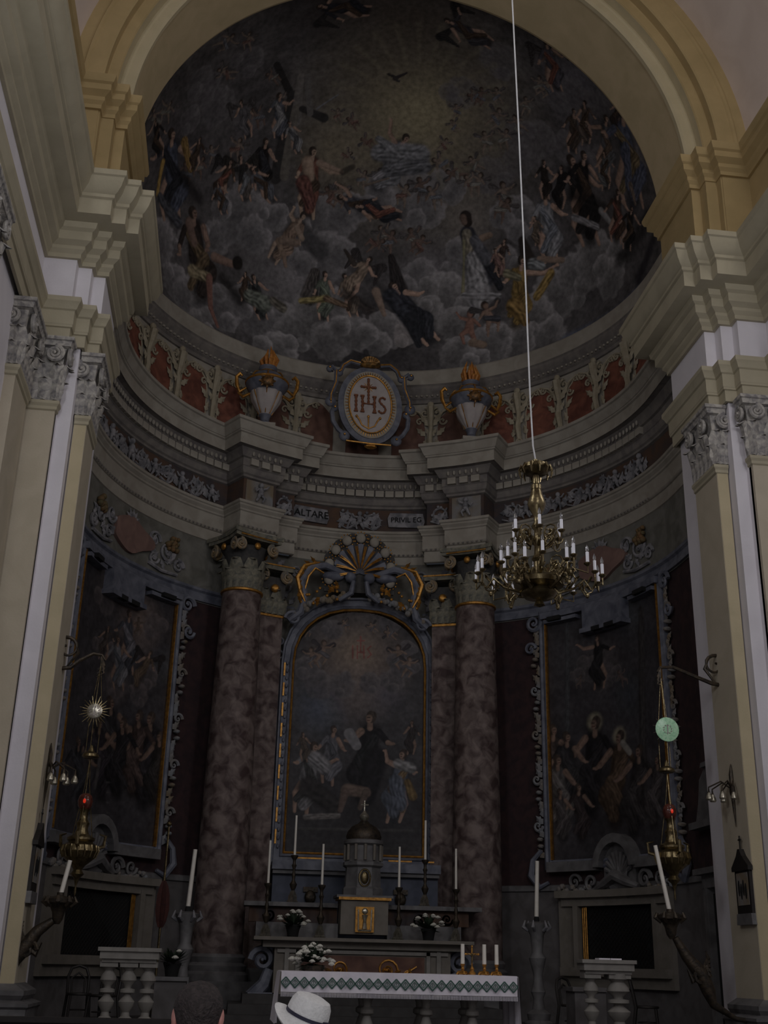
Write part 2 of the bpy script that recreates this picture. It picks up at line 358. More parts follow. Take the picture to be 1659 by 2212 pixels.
# facade wall behind the photographer, floors
fa = [(XA - 6.4, ZN), (XA + 6.4, ZN), (XA + 6.4, ZS)] + [(XA + 6.4 * math.cos(R(a)), ZS + 6.4 * math.sin(R(a))) for a in range(10, 180, 10)] + [(XA - 6.4, ZS)]
tag(MB().prism(fa, lambda a, b, d: (a, d, b), -6.3, -6.0).build('wall_back', M['white'], smooth=False), kind='structure')
tag(MB().box((XA, 4.5, ZN - 0.1), (13.6, 21.4, 0.2)).build('floor', M['floor'], smooth=False), kind='structure')
st = struct('sanctuary_steps', (XA, 14.9, ZN))
for i in range(5):
    MB().box((XA, 14.1 + i * 0.32 + 6.8, ZN + 0.075 + i * 0.15), (12.7, 13.6, 0.15)).build('step', M['stepstone'], st, smooth=False) if i < 4 else \
    MB().box((XA, 15.4 + 5.9, ZN + 0.675), (12.7, 11.8, 0.15)).build('platform', M['floor'], st, smooth=False)

# ---- apse wall ----
def arc(a0, a1, rad, n=None):
    n = n or max(2, int(abs(a1 - a0) / 1.5)); return [tuple(pol(a0 + (a1 - a0) * i / n, rad)[:2]) for i in range(n + 1)]
APSE = [(XA - RA, 19.0)] + arc(-90, 90, RA, 90) + [(XA + RA, 19.0)]
r1, r2 = 5.2, 5.52
RESS = [(XA - RA, 19.0)] + arc(-90, -32.5, RA) + arc(-32.5, -23, r1, 6) + arc(-23, -16.5, r2, 5) + arc(-16.5, 17.5, RA, 24) + arc(17.5, 24, r2, 5) + arc(24, 33.5, r1, 6) + arc(33.5, 90, RA) + [(XA + RA, 19.0)]
aw = struct('apse_wall', (XA, YC + RA, ZF))
MB().sweep(APSE, [(0, ZF), (0, 3.2)], -1).build('dado', M['lowwall'], aw)
MB().sweep(APSE, [(0, 3.2), (0, 9.15)], -1).build('damask_hanging', M['damask'], aw)
MB().sweep(APSE, [(0.02, 9.1), (0.02, 10.65)], -1).build('painted_band', M['greenwall'], aw)
MB().sweep(arc(-24, 25, RA - 0.1, 30), [(0, ZF), (0, 10.65)], -1).build('altar_bay', M['greenwall'], aw)
MB().sweep(APSE, [(0, 13.3), (0, 15.95)], -1).build('attic_wall', M['stone'], aw)
MB().sweep(APSE, [(0, 3.12), (0.05, 3.14), (0.05, 3.24), (0, 3.26)], -1).build('dado_rail', M['greymarble'], aw)
MB().sweep(APSE, [(0.02, 9.12), (0.08, 9.12), (0.08, 9.2), (0.05, 9.24), (0.05, 9.32), (0.1, 9.36), (0.1, 9.42), (0.02, 9.44)], -1).build('string_course', M['bluegrey'], aw)
t5 = struct('trim_5', (XA, YC + RA, 10.62))
MB().sweep(RESS, [(0, 10.58), (0.05, 10.60), (0.05, 10.86), (0.08, 10.87), (0.10, 10.89), (0.08, 10.91), (0.09, 10.93), (0.09, 11.24), (0.12, 11.26), (0.12, 11.30), (0.17, 11.36), (0.17, 11.40), (0.2, 11.42), (0.2, 11.48), (0.0, 11.52)], -1).build('architrave', M['stone'], t5, ang=25)
MB().sweep(RESS, [(0, 11.5), (0, 12.14)], -1).build('frieze_ground', M['fground'], t5)
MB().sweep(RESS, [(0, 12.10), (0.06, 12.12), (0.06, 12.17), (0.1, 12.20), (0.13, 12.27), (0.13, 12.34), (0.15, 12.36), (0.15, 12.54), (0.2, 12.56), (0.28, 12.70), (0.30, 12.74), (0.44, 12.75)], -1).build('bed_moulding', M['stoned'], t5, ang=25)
MB().sweep(RESS, [(0.44, 12.74), (0.44, 13.0), (0.48, 13.02), (0.48, 13.05)], -1).build('corona', M['stone'], t5, ang=25)
MB().sweep(RESS, [(0.48, 13.05), (0.50, 13.06), (0.53, 13.12), (0.58, 13.24), (0.62, 13.26), (0.62, 13.33), (0.0, 13.38)], -1).build('cyma', M['stone'], t5, ang=25)
def zones(d):                      # stretches of the entablature: start angle, end angle, radius at offset d
    return [(-80, -33.5, RA - d), (-32.8, -22.6, r1 - d), (-22, -16, r2 - d), (-15.5, 16.5, RA - d), (17, 23, r2 - d), (23.6, 33.8, r1 - d), (34.5, 80, RA - d)]
dn = None
for a0, a1, rad in zones(0.19):
    n = max(1, int(R(a1 - a0) * rad / 0.235))
    for i in range(n):
        a = a0 + (a1 - a0) * (i + 0.5) / n; p = pol(a, rad, 12.45) - np.array([XA, YC + RA, 10.62]); mtx = TR(*p, rz=-R(a))
        if dn is None: dn = meshpart('dentil', MB().box((0, 0, 0), (0.205, 0.10, 0.16)), M['stone'], t5, mtx, smooth=False)
        else: put(dn, mtx, t5)
eg = MB()
for a0, a1, rad in zones(0.27):
    n = int(R(a1 - a0) * rad / 0.13)
    for i in range(n): eg.ball(pol(a0 + (a1 - a0) * (i + 0.5) / n, rad, 12.63), (0.035, 0.035, 0.06), 5, 4)
eo = eg.build('egg_and_dart', M['stone'], t5); eo['kind'] = 'stuff'
bd = MB()
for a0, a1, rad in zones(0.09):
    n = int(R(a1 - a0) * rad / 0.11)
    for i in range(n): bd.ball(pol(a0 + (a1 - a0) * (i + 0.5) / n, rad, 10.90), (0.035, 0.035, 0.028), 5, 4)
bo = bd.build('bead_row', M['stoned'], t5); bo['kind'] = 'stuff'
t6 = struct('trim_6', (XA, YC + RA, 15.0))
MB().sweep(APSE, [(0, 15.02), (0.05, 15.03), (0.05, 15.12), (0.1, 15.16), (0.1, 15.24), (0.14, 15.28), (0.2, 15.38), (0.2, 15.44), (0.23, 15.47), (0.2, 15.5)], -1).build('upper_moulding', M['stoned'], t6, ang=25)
MB().sweep(APSE, [(0.2, 15.49), (0.2, 15.88), (0.16, 15.93), (0.0, 15.95)], -1).build('ledge', M['stone'], t6, ang=25)
# egg course under the ledge
cb = MB()
for i in range(130):
    cb.ball(pol(-88 + 176 * (i + .5) / 130, RA - 0.22, 13.16 + 0 * i), (0.03, 0.03, 0.05), 5, 4) if False else cb.ball(pol(-88 + 176 * (i + .5) / 130, RA - 0.13, 15.2), (0.04, 0.04, 0.03), 5, 4)
co = cb.build('bead_row', M['stone'], t6); co['kind'] = 'stuff'

# ---- ornament kit in wall coordinates: s along the wall, z up, d out of it ----
def wallmap(a0, rad):                 # s = 0 at angle a0
    def f(s, z, d): return pol(a0 + math.degrees(s / rad), rad - d, z)
    return f
def warp(mb, f): mb.v = [tuple(float(c) for c in f(*p)) for p in mb.v]; return mb
def vmb(mb, src, f): return mb.add([f(*p) for p in src.v], src.f)
def scroll(mb, s, z, r, turns=1.6, dirn=1, a0=0, th=0.035, d=0.03, seg=5, n=22):
    pts = []; rad = []
    for i in range(n):
        q = i / (n - 1); a = a0 + dirn * turns * 2 * PI * q; rr = r * (1 - 0.86 * q); pts.append((s + rr * math.cos(a), z + rr * math.sin(a), d)); rad.append(th * (1 - 0.5 * q))
    mb.tube([Vector(p) for p in pts], rad, seg)
    mb.ball((s, z, d), (r * 0.17, r * 0.17, 0.03), 6, 4)
def leafblade(mb, s, z, ang, L, W, d=0.02):
    c, n = math.cos(ang), math.sin(ang); P = [(0, 0), (0.3, 0.5), (0.45, 0.3), (0.62, 0.45), (0.75, 0.2), (1, 0), (0.75, -0.2), (0.62, -0.45), (0.45, -0.3), (0.3, -0.5)]
    vs = [(s + c * a * L - n * b * W, z + n * a * L + c * b * W, d + (0.045 if b == 0 and 0 < a < 1 else 0.015)) for a, b in P]
    k = len(vs); vs.append((s + c * 0.5 * L, z + n * 0.5 * L, d + 0.06)); mb.add(vs, [(i, (i + 1) % k, k) for i in range(k)])
def putto(mb, s, z, h=0.5, flip=1, pose=0, d=0.07):
    r = h * 0.13
    mb.ball((s, z + h * 0.84, d), (r, r * 1.1, r), 8, 6); mb.ball((s, z + h * 0.56, d), (h * 0.14, h * 0.2, 0.08), 8, 6); mb.ball((s, z + h * 0.4, d), (h * 0.15, h * 0.12, 0.08), 8, 5)
    k = flip
    mb.tube([(s + k * h * .1, z + h * .66, d), (s + k * h * .27, z + h * (.62 + .1 * pose), d + .03), (s + k * h * .4, z + h * (.78 + .1 * pose), d + .02)], [h * .06, h * .05, h * .035], 6)
    mb.tube([(s - k * h * .1, z + h * .66, d), (s - k * h * .28, z + h * .5, d + .03), (s - k * h * .36, z + h * .66, d + .02)], [h * .06, h * .05, h * .035], 6)
    mb.tube([(s + k * h * .07, z + h * .36, d), (s + k * h * .2, z + h * .2, d + .04), (s + k * h * .12, z + h * .02, d)], [h * .085, h * .07, h * .04], 6)
    mb.tube([(s - k * h * .07, z + h * .36, d), (s - k * h * .14, z + h * .18, d + .02), (s - k * h * .22, z + h * .03, d)], [h * .085, h * .07, h * .04], 6)
def rinceau(f, s0, s1, z0, z1, pitch=0.42, puttos=True, seed=0):
    n = max(1, int((s1 - s0) / pitch)); rr = random.Random(seed); zc = (z0 + z1) / 2; H = z1 - z0
    for i in range(n):
        s = s0 + (s1 - s0) * (i + .5) / n; up = 1 if i % 2 == 0 else -1; mb = MB()
        if puttos and i % 2 == 1:
            putto(mb, s, z0 + 0.02, H * rr.uniform(.8, 1.0), rr.choice((-1, 1)), rr.random()); warp(mb, f).build('putto', M['reliefm'], t5, split=False)
            mb = MB(); leafblade(mb, s + .1, z0 + .08, 1.2, H * .6, H * .4); leafblade(mb, s - .1, z0 + .08, 1.9, H * .6, H * .4); warp(mb, f).build('leaf', M['reliefm'], t5, split=False); continue
        scroll(mb, s, zc, H * 0.42, 1.5, up, -PI / 2 * up, 0.035)
        for k in range(5): leafblade(mb, s, zc, rr.uniform(0, 6.28), H * 0.5, H * 0.28)
        mb.tube([(s - pitch / 2, zc - up * H * .3, .03), (s, zc - up * H * .44, .05), (s + pitch / 2, zc + up * H * .3, .03)], 0.03, 5)
        for k in range(4): mb.ball((s + rr.uniform(-.2, .2), zc + rr.uniform(-.4, .4) * H, 0.05), 0.045, 6, 4)
        warp(mb, f).build('acanthus_scroll', M['reliefm'], t5, split=False)
for a0, a1, rad in ((-80, -33.5, RA), (34.5, 80, RA)): rinceau(wallmap(a0, rad), 0.1, R(a1 - a0) * rad - 0.15, 11.53, 12.08, seed=int(a0 + 99))
for a0 in (-22.6, 17.5): rinceau(wallmap(a0, r2), 0.1, 0.5, 11.53, 12.08, 0.4, False, 5)
for q_ in ((1.2, 2.15, 0.3, True, 3), ): rinceau(wallmap(-15.5, RA), q_[0], q_[1], 11.53, 12.08, q_[2], q_[3], q_[4])
for a0 in (-27.8, 28.8):
    MB().prism([(-.36, 11.55), (.36, 11.55), (.36, 12.08), (-.36, 12.08)], wallmap(a0, r1), 0.0, 0.02).build('gilt_panel', M['reliefc'], t5, smooth=False)
    pm = MB(); putto(pm, 0, 11.56, 0.5, 1 if a0 < 0 else -1, 1, 0.09); warp(pm, wallmap(a0, r1)).build('putto', M['reliefm'], t5)
# inscription tablets
def text_on(txt, size, f, name, mat_, parent, depth=0.012, tilt=0.0):
    cu = bpy.data.curves.new(name, 'FONT'); cu.body = txt; cu.size = size; cu.align_x = 'CENTER'; cu.align_y = 'CENTER'; cu.extrude = 0.004; cu.resolution_u = 3
    ob = bpy.data.objects.new(name + '_c', cu); col.objects.link(ob); bpy.context.view_layer.update()
    me = bpy.data.meshes.new_from_object(ob); vs = [tuple(v.co) for v in me.vertices]; fs = [tuple(p.vertices) for p in me.polygons]
    bpy.data.objects.remove(ob); bpy.data.curves.remove(cu); bpy.data.meshes.remove(me)
    c, n = math.cos(tilt), math.sin(tilt)
    return MB().add([f(a * c - b * n, a * n + b * c, d + depth) for a, b, d in vs], fs).build(name, mat_, parent, smooth=False)
for (px, py, txt) in ((672, 1106, 'ALTARE'), (878, 1118, 'PRIVIL EG')):
    p = aC(px, py, RA - 0.05); a = math.degrees(math.atan2(p[0] - XA, p[1] - YC)); fm = wallmap(a, RA); z = 11.82
    tb = MB().prism([(-.44, z - .17), (.41, z - .2), (.46, z - .05), (.41, z + .17), (-.41, z + .2), (-.47, z + .06)], fm, 0.02, 0.06).build('inscription_tablet', M['reliefm'], t5)
    f2 = lambda s, zz, d, fm=fm: fm(s, 11.82 + zz, 0.085 + d)
    text_on(txt, 0.25 if len(txt) < 7 else .185, f2, 'lettering', M['black'], tb)

# ---- attic: red marble panels between scrolled consoles ----
at_ = struct('attic_panelling', (XA, YC + RA, 13.38))
for k in range(-7, 8):
    ac = k * 11.4 + 0.8
    if abs(k) > 7: continue
    w_ = 0.42; f = wallmap(ac, RA)
    poly = [(-w_, 13.42), (w_, 13.42), (w_ * 1.0, 14.35), (w_ * 0.86, 14.6), (w_ * 0.6, 14.7), (w_ * 0.3, 14.84), (0, 14.9), (-w_ * 0.3, 14.84), (-w_ * 0.6, 14.7), (-w_ * 0.86, 14.6), (-w_ * 1.0, 14.35)]
    MB().prism(poly, f, -0.02, 0.03).build('panel', M['redpanel' if abs(k) > 2 else 'brownpanel'], at_, smooth=False)
    if abs(k) > 2:
        MB().tube([Vector(f(a, b, 0.03)) for a, b in poly + [poly[0]]], 0.022, 5).build('panel_moulding', M['reliefy'], at_)
for k in range(-7, 7):
    ac = (k + 0.5) * 11.4 + 0.8
    if abs(ac) < 8: continue
    f = wallmap(ac, RA); q = MB()
    q.box((0, 13.5, 0.06), (0.16, 0.24, 0.14)); q.tube([(0, 13.6, .08), (-.02, 13.95, .14), (0, 14.3, .10), (0, 14.6, .16), (0, 14.85, .2)], [.06, .075, .06, .09, .1], 6)
    for sg in (-1, 1):
        scroll(q, sg * 0.16, 14.72, 0.15, 1.4, sg, PI / 2, 0.04, 0.1); scroll(q, sg * 0.30, 14.5, 0.11, 1.2, -sg, 0, 0.03, 0.06)
        q.tube([(sg * .1, 14.45, .06), (sg * .3, 14.75, .08), (sg * .52, 14.86, .06), (sg * .56, 14.7, .05)], [.03, .035, .03, .02], 5); scroll(q, sg * .5, 14.78, .1, 1.3, sg, 0, .03, .06); leafblade(q, sg * .2, 13.75, PI / 2 + sg * .3, .3, .14, .05); leafblade(q, sg * .14, 14.1, PI / 2 - sg * .8, .34, .16, .05)
        leafblade(q, 0, 14.35, PI / 2 - sg * 0.7, 0.45, 0.2, 0.08); leafblade(q, 0, 14.05, PI / 2 - sg * 0.5, 0.3, 0.14, 0.08)
    q.ball((0, 14.93, .16), (.09, .09, .07), 8, 5); scroll(q, 0, 13.56, 0.09, 1.2, 1, 0, .03, .13)
    warp(q, f).build('console', M['reliefy'], at_)
# ================= CAPITALS, COLUMNS, PILASTERS =================
def leaf_mb(L=0.4, W=0.2, curl=0.16, n=6):      # grows up along z, bends to -y at the tip, base at the origin
    mb = MB(); vs = []; fs = []
    for i in range(n):
        q = i / (n - 1); zz = L * (q if q < .8 else .8 + (q - .8) * 0.2) - (0.10 * L if i == n - 1 else 0); y = -curl * q ** 3 - 0.02
        ww = W * (0.55 + 0.6 * math.sin(PI * min(q * 0.9 + .1, 1))) * (1.12 if i % 2 else 0.88) * (0.45 if i == n - 1 else 1)
        for t, dd in ((-.5, .03), (-.25, -.01), (0, -.03), (.25, -.01), (.5, .03)): vs.append((t * ww, y + dd, zz))
    for i in range(n - 1):
        for k in range(4): fs.append((i * 5 + k, i * 5 + k + 1, (i + 1) * 5 + k + 1, (i + 1) * 5 + k))
    return mb.add(vs, fs)
def volute_mb(r=0.13, th=0.035, sg=1):          # spiral in the x-z plane, thickness along y
    mb = MB(); pts = []; rd = []
    for i in range(30):
        q = i / 29; a = PI / 2 + sg * 2.2 * 2 * PI * q; rr = r * (1 - 0.88 * q); pts.append((rr * math.cos(a), -0.03 * q, rr * math.sin(a))); rd.append(th * (1 - .55 * q))
    mb.tube(pts, rd, 6); mb.ball((0, -0.04, 0), (r * .2, .03, r * .2), 8, 5); return mb
def round_capital(parent, cx, cy, z0, h, rb, mleaf, mgold):
    """cap with a rotated frame; local to parent (parent at world loc)"""
    o = np.array([cx, cy, z0]); wl = wloc(parent)
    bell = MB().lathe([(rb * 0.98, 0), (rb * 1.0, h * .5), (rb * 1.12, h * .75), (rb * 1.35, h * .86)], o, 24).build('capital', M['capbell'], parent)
    rel = o - wl
    lf = None; lm = leaf_mb(h * .5, rb * .75, rb * .35); lu = leaf_mb(h * .75, rb * .7, rb * .45)
    for k in range(16):
        a = k * PI / 8; rr = rb * 1.0; low = k % 2 == 0
        mtx = TR(rel[0] + rr * math.sin(a), rel[1] - rr * math.cos(a), rel[2], rz=a)
        if k < 2:
            o2 = meshpart('leaf', lm if low else lu, mleaf, bell, mtx); lf = (lf or []) + [o2]
        else: put(lf[0 if low else 1], mtx, bell)
    return bell
def square_abacus(mb, c, half, z, h, conc=0.12, ang=0):
    n = 8; pts = []
    for s_ in range(4):
        for i in range(n):
            t = -1 + 2 * i / n; d = half * (1 - conc * (1 - t * t)); x, y = t * half, -d
            a = s_ * PI / 2 + ang; pts.append((c[0] + x * math.cos(a) - y * math.sin(a), c[1] + x * math.sin(a) + y * math.cos(a)))
    mb.prism(pts, lambda a, b, d: (a, b, d), z, z + h * .45); cc = c
    pts2 = [(cc[0] + (a - cc[0]) * 1.06, cc[1] + (b - cc[1]) * 1.06) for a, b in pts]
    mb.prism(pts2, lambda a, b, d: (a, b, d), z + h * .45, z + h); return mb
COLZ0, COLZ1 = 1.25, 9.25
def marble_column(deg, rad, label, group):
    b = pol(deg, rad, ZF); t = thing('marble_column', b, label, 'column', group); c = b[:2]
    pr = [(.52, COLZ0), (.52, COLZ0 + .12), (.46, COLZ0 + .2), (.50, COLZ0 + .3), (.47, COLZ0 + .42), (.495, COLZ0 + .5)] 
    H = COLZ1 - COLZ0
    sh = [(0.52 - 0.085 * max(0, q - .25) ** 1.2 / .71, COLZ0 + .5 + (H - .5) * q) for q in [i / 16 for i in range(17)]]
    MB().lathe(sh, (c[0], c[1], 0), 40).build('shaft', M['pinkmarble'], t)
    MB().lathe([(.66, 0), (.66, .14), (.6, .2), (.62, .3), (.55, .36), (.58, .46), (.525, .52)], (c[0], c[1], COLZ0 - .02), 32).build('base', M['greymarble'], t)
    MB().box((c[0], c[1], (ZF + COLZ0) / 2), (1.36, 1.36, COLZ0 - ZF), rz=-R(deg)).build('pedestal', M['greymarble'], t, smooth=False)
    MB().lathe([(.43, 0), (.475, .02), (.475, .055), (.44, .08)], (c[0], c[1], COLZ1 - .02), 32).build('necking_ring', M['gold'], t)
    cap = round_capital(t, c[0], c[1], COLZ1 + .06, 1.12, .40, M['capdark'], M['gold'])
    ab = MB(); ang = -R(deg); square_abacus(ab, c, .60, COLZ1 + 1.17, .17, .14, ang); ab.build('abacus', M['capdark'], t)
    vo = None; wl = wloc(t)
    for k in range(4):
        for sg in (-1, 1):
            a = ang + k * PI / 2; x, y = sg * .43, -.52; p = np.array([c[0] + x * math.cos(a) - y * math.sin(a), c[1] + x * math.sin(a) + y * math.cos(a), COLZ1 + 1.0]) - wl
            o = meshpart('volute', volute_mb(.14, .04, sg), M['voluteg'], cap, TR(*p, rz=a))
    for k in range(4):
        a = ang + k * PI / 2; x, y = 0, -.55; p = np.array([c[0] - y * math.sin(a) * -1 * -1, c[1] + y * math.cos(a), COLZ1 + 1.02])
        p[0] = c[0] + x * math.cos(a) - y * math.sin(a); p = p - wl
        meshpart('flower', MB().ball((0, 0, 0), (.08, .05, .08), 8, 6), M['gold'], cap, TR(*p, rz=a))
    p0 = []
    for q in (-.5, .5): x, y = q * .95, -.615; p0.append((c[0] + x * math.cos(ang) - y * math.sin(ang), c[1] + x * math.sin(ang) + y * math.cos(ang), COLZ1 + 1.2))
    MB().tube(p0, .018, 6).build('gilt_edge', M['gold'], t)
    return t
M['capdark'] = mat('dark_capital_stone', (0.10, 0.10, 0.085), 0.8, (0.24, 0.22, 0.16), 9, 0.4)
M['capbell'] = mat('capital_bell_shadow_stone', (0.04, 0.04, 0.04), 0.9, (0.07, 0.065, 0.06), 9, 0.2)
M['voluteg'] = mat('grey_gilt_volute', (0.14, 0.14, 0.13), 0.6, (0.30, 0.20, 0.09), 7, 0.2)
marble_column(-31.3, 5.12, 'round pink marble column left of the high altar', 'round marble columns')
marble_column(31.3, 5.12, 'round pink marble column right of the high altar', 'round marble columns')

def flat_pilaster(deg, rad, wdt, label):
    b = pol(deg, rad, ZF); t = thing('marble_pilaster', b, label, 'pilaster', 'flat marble pilasters'); a = -R(deg); c = b[:2]
    ex, ey = np.array([math.cos(a), math.sin(a)]), np.array([-math.sin(a), math.cos(a)])
    MB().box((*c, (COLZ0 + COLZ1) / 2), (wdt, .36, COLZ1 - COLZ0 - .5), rz=a).build('shaft', M['pinkmarble'], t, smooth=False)
    MB().box((*c, (ZF + COLZ0 + .25) / 2), (wdt + .14, .5, COLZ0 + .25 - ZF), rz=a).build('pedestal', M['greymarble'], t, smooth=False)
    p = c - ey * .2
    MB().box((*c, COLZ1 - .27), (wdt + .06, .42, .05), rz=a).build('necking_band', M['gold'], t, smooth=False)
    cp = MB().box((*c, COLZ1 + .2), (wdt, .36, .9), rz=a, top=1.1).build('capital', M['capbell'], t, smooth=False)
    wl = wloc(t); lo = leaf_mb(.45, .24, .14); hi = leaf_mb(.7, .22, .2)
    for i, x in enumerate((-.5, -.17, .17, .5)):
        q = c + ex * x * wdt * .8 - ey * .19; meshpart('leaf', lo if i % 2 else hi, M['capdark'], cp, TR(q[0] - wl[0], q[1] - wl[1], COLZ1 - .23 - wl[2], rz=a))
    for sg in (-1, 1):
        q = c + ex * sg * wdt * .55 - ey * .26; meshpart('volute', volute_mb(.15, .045, sg), M['voluteg'], cp, TR(q[0] - wl[0], q[1] - wl[1], COLZ1 + .66 - wl[2], rz=a))
    ab = MB(); ab.box((*c, COLZ1 + .86), (wdt + .35, .6, .12), rz=a); ab.build('abacus', M['capdark'], t, smooth=False)
    MB().box((*(c - ey * .31), COLZ1 + .91), (wdt + .37, .03, .03), rz=a).build('gilt_edge', M['gold'], t, smooth=False)
    MB().ball((*(c - ey * .3), COLZ1 + .35), (.1, .06, .1), 8, 6).build('flower', M['gold'], t)
flat_pilaster(-21.6, 5.5, .56, 'flat pink marble pilaster between the left column and the altarpiece')
flat_pilaster(22.4, 5.5, .56, 'flat pink marble pilaster between the right column and the altarpiece')

# ---- painted pilasters of the piers ----
def carved(mb_parent, name, m, parent): pass
def pier_pilaster(sgn, rect, label, zneck=9.75, ztop=10.85, front='tan', sidem='tan', zb=1.25, name='pier_pilaster', faces=('side', 'front')):
    h0, h1, y0, y1 = rect                     # h0: face towards the axis, y0: face towards the nave
    xm = XA + sgn * (h0 + h1) / 2; ym = (y0 + y1) / 2
    t = thing(name, (xm, ym, ZN), label, 'pilaster', 'painted pilasters of the nave')
    MB().box((xm, ym, (zb + zneck) / 2), (h1 - h0, y1 - y0, zneck - zb)).build('shaft', M[sidem], t, smooth=False)
    if front != sidem: MB().box((xm + sgn * .002, y0 - .004, (zb + zneck) / 2), (h1 - h0 - .01, .012, zneck - zb - .02)).build('front_face', M[front], t, smooth=False)
    path = [(XA + sgn * h0, y1), (XA + sgn * h0, y0), (XA + sgn * h1, y0)]
    MB().sweep(path, [(0, zneck - .16), (.03, zneck - .14), (.03, zneck - .09), (.06, zneck - .05), (.06, zneck + .0), (0, zneck + .02)], -sgn).build('neck_moulding', M['olive'], t, ang=25)
    MB().sweep(path, [(.0, ZN), (.22, ZN), (.22, .95), (.25, .98), (.25, 1.02), (.12, 1.06), (.16, 1.12), (.16, 1.18), (.05, 1.24), (0, 1.27)], -sgn).build('base_moulding', M['greymarble'], t, ang=25)
    H = ztop - zneck
    cap = MB().sweep(path, [(0, zneck), (.02, zneck + H * .5), (.06, zneck + H * .84), (.13, zneck + H * .86)], -sgn).build('capital', M['capital'], t, ang=25)
    MB().sweep(path, [(.04, ztop - .16), (.13, ztop - .16), (.15, ztop - .08), (.18, ztop - .07), (.18, ztop - .01), (.02, ztop)], -sgn).build('abacus', M['capital'], t, ang=25)
    wl = wloc(t)
    lo = leaf_mb(H * .42, .24, .10); hi = leaf_mb(H * .70, .22, .16); v1 = volute_mb(.14, .04, 1); v2 = volute_mb(.14, .04, -1)
    def face(p0, p1, rz):                      # p0, p1 on the floor plan, leaves face the normal given by rz (rz=0 faces -y)
        L = math.hypot(p1[0] - p0[0], p1[1] - p0[1]); n = max(2, int(round(L / .17)))
        for i in range(n + 1):
            q = i / n; x = p0[0] + (p1[0] - p0[0]) * q; y = p0[1] + (p1[1] - p0[1]) * q
            meshpart('leaf', lo if i % 2 else hi, M['capital'], cap, TR(x - wl[0], y - wl[1], zneck + .02 - wl[2], rz=rz))
        for q, v in ((.14, v2), (.86, v1)):
            if L < .3 and q < .5: continue
            x = p0[0] + (p1[0] - p0[0]) * q; y = p0[1] + (p1[1] - p0[1]) * q; nx, ny = math.sin(rz), -math.cos(rz)
            meshpart('volute', v, M['capital'], cap, TR(x + nx * .12 - wl[0], y + ny * .12 - wl[1], ztop - .30 - wl[2], rz=rz))
    if 'side' in faces: face((XA + sgn * h0, y1 - .05), (XA + sgn * h0, y0 + .02), -PI / 2 * sgn)
    if 'front' in faces: face((XA + sgn * (h0 + .03), y0), (XA + sgn * h1, y0), 0)
    return t
for sgn, sd in ((-1, 'left'), (1, 'right')):
    pier_pilaster(sgn, (5.3, 5.5, 17.35, 18.30), 'tan pilaster with weathered capital on the %s jamb of the chancel arch' % sd, front='ochre')
    pier_pilaster(sgn, (5.74, 6.30, 16.88, 17.02), 'broad tan front pilaster of the %s pier, facing the nave' % sd)
pier_pilaster(-1, (6.16, 6.34, 15.75, 16.75), 'tan nave pilaster in the corner beside the left pier', faces=('side', 'front'))
pier_pilaster(-1, (6.16, 6.34, 12.6, 13.6), 'nearest tan nave pilaster on the left wall', faces=('side', 'front'))
# ================= ALTARPIECE, SIDE PICTURES, CARTOUCHE, URNS =================
def planemap(x0, Y, z0=0.0): return lambda a, b, d: (x0 + a, Y - d, z0 + b)
def sweep_map(path, prof, side, f):
    q = MB().sweep(path, prof, side); q.v = [tuple(float(c) for c in f(*p)) for p in q.v]; return q
def grid_paint(name, f, s0, s1, z0, z1, ns, nz, mask=None):
    """painted surface: f(s, z) -> point; returns object with an empty colour attribute and its points"""
    S = np.linspace(s0, s1, ns); Z = np.linspace(z0, z1, nz)
    P = np.array([[f(s, z) for s in S] for z in Z]).reshape(-1, 3)
    idx = np.arange(ns * nz).reshape(nz, ns)
    F = np.stack([idx[:-1, :-1], idx[:-1, 1:], idx[1:, 1:], idx[1:, :-1]], -1).reshape(-1, 4)
    if mask is not None:
        SS, ZZ = np.meshgrid(S, Z); mk = mask(SS, ZZ).reshape(-1); F = F[mk[F].all(1)]
    return P, F
AX, AYY = 2.70, 26.0
ah = thing('altarpiece', (AX, AYY, 3.6), 'tall round-headed altar painting in a blue-grey and gilt frame above the high altar', 'painting')
def archpath(hw, zb, zs, zt, n=14):
    pts = [(0, zb), (-hw, zb), (-hw, zs)]
    for i in range(1, n):
        a = PI - PI * i / n; pts.append((hw * math.copysign(abs(math.cos(a)) ** 0.85, math.cos(a)), zs + (zt - zs) * abs(math.sin(a)) ** 0.9))
    return pts + [(hw, zs), (hw, zb), (0, zb)]
pm_ = planemap(AX, AYY)
ap = archpath(1.50, 3.85, 8.0, 9.32)
sweep_map(ap, [(0, -.05), (0, .10), (.03, .12), (.05, .10), (.05, .05)], 1, pm_).build('inner_gilt_moulding', M['gold'], ah)
sweep_map(ap, [(.05, -.05), (.05, .12), (.10, .16), (.12, .12), (.24, .12), (.26, .18), (.30, .18), (.32, .08), (.32, -.3)], 1, pm_).build('frame', M['bluegrey'], ah, ang=25)
gs = MB()
for sg in (-1, 1):
    for i in range(9):
        z = 4.15 + i * .46; gs.box((AX + sg * 1.72, AYY - .14, z), (.035, .04, .30))
    for i in range(3): gs.box((AX + sg * 1.86, AYY - .1, 5 + i * 1.4), (.03, .2, .7))
gs.build('gilt_strips', M['gold'], ah)
ov = MB()
for sg in (-1, 1):
    for i in range(24): ov.ball((AX + sg * 1.66, AYY - .15, 3.95 + i * .175), (.035, .03, .05), 6, 4)
o_ = ov.build('carved_beading', M['bluegrey'], ah); o_['kind'] = 'stuff'
ks = MB()
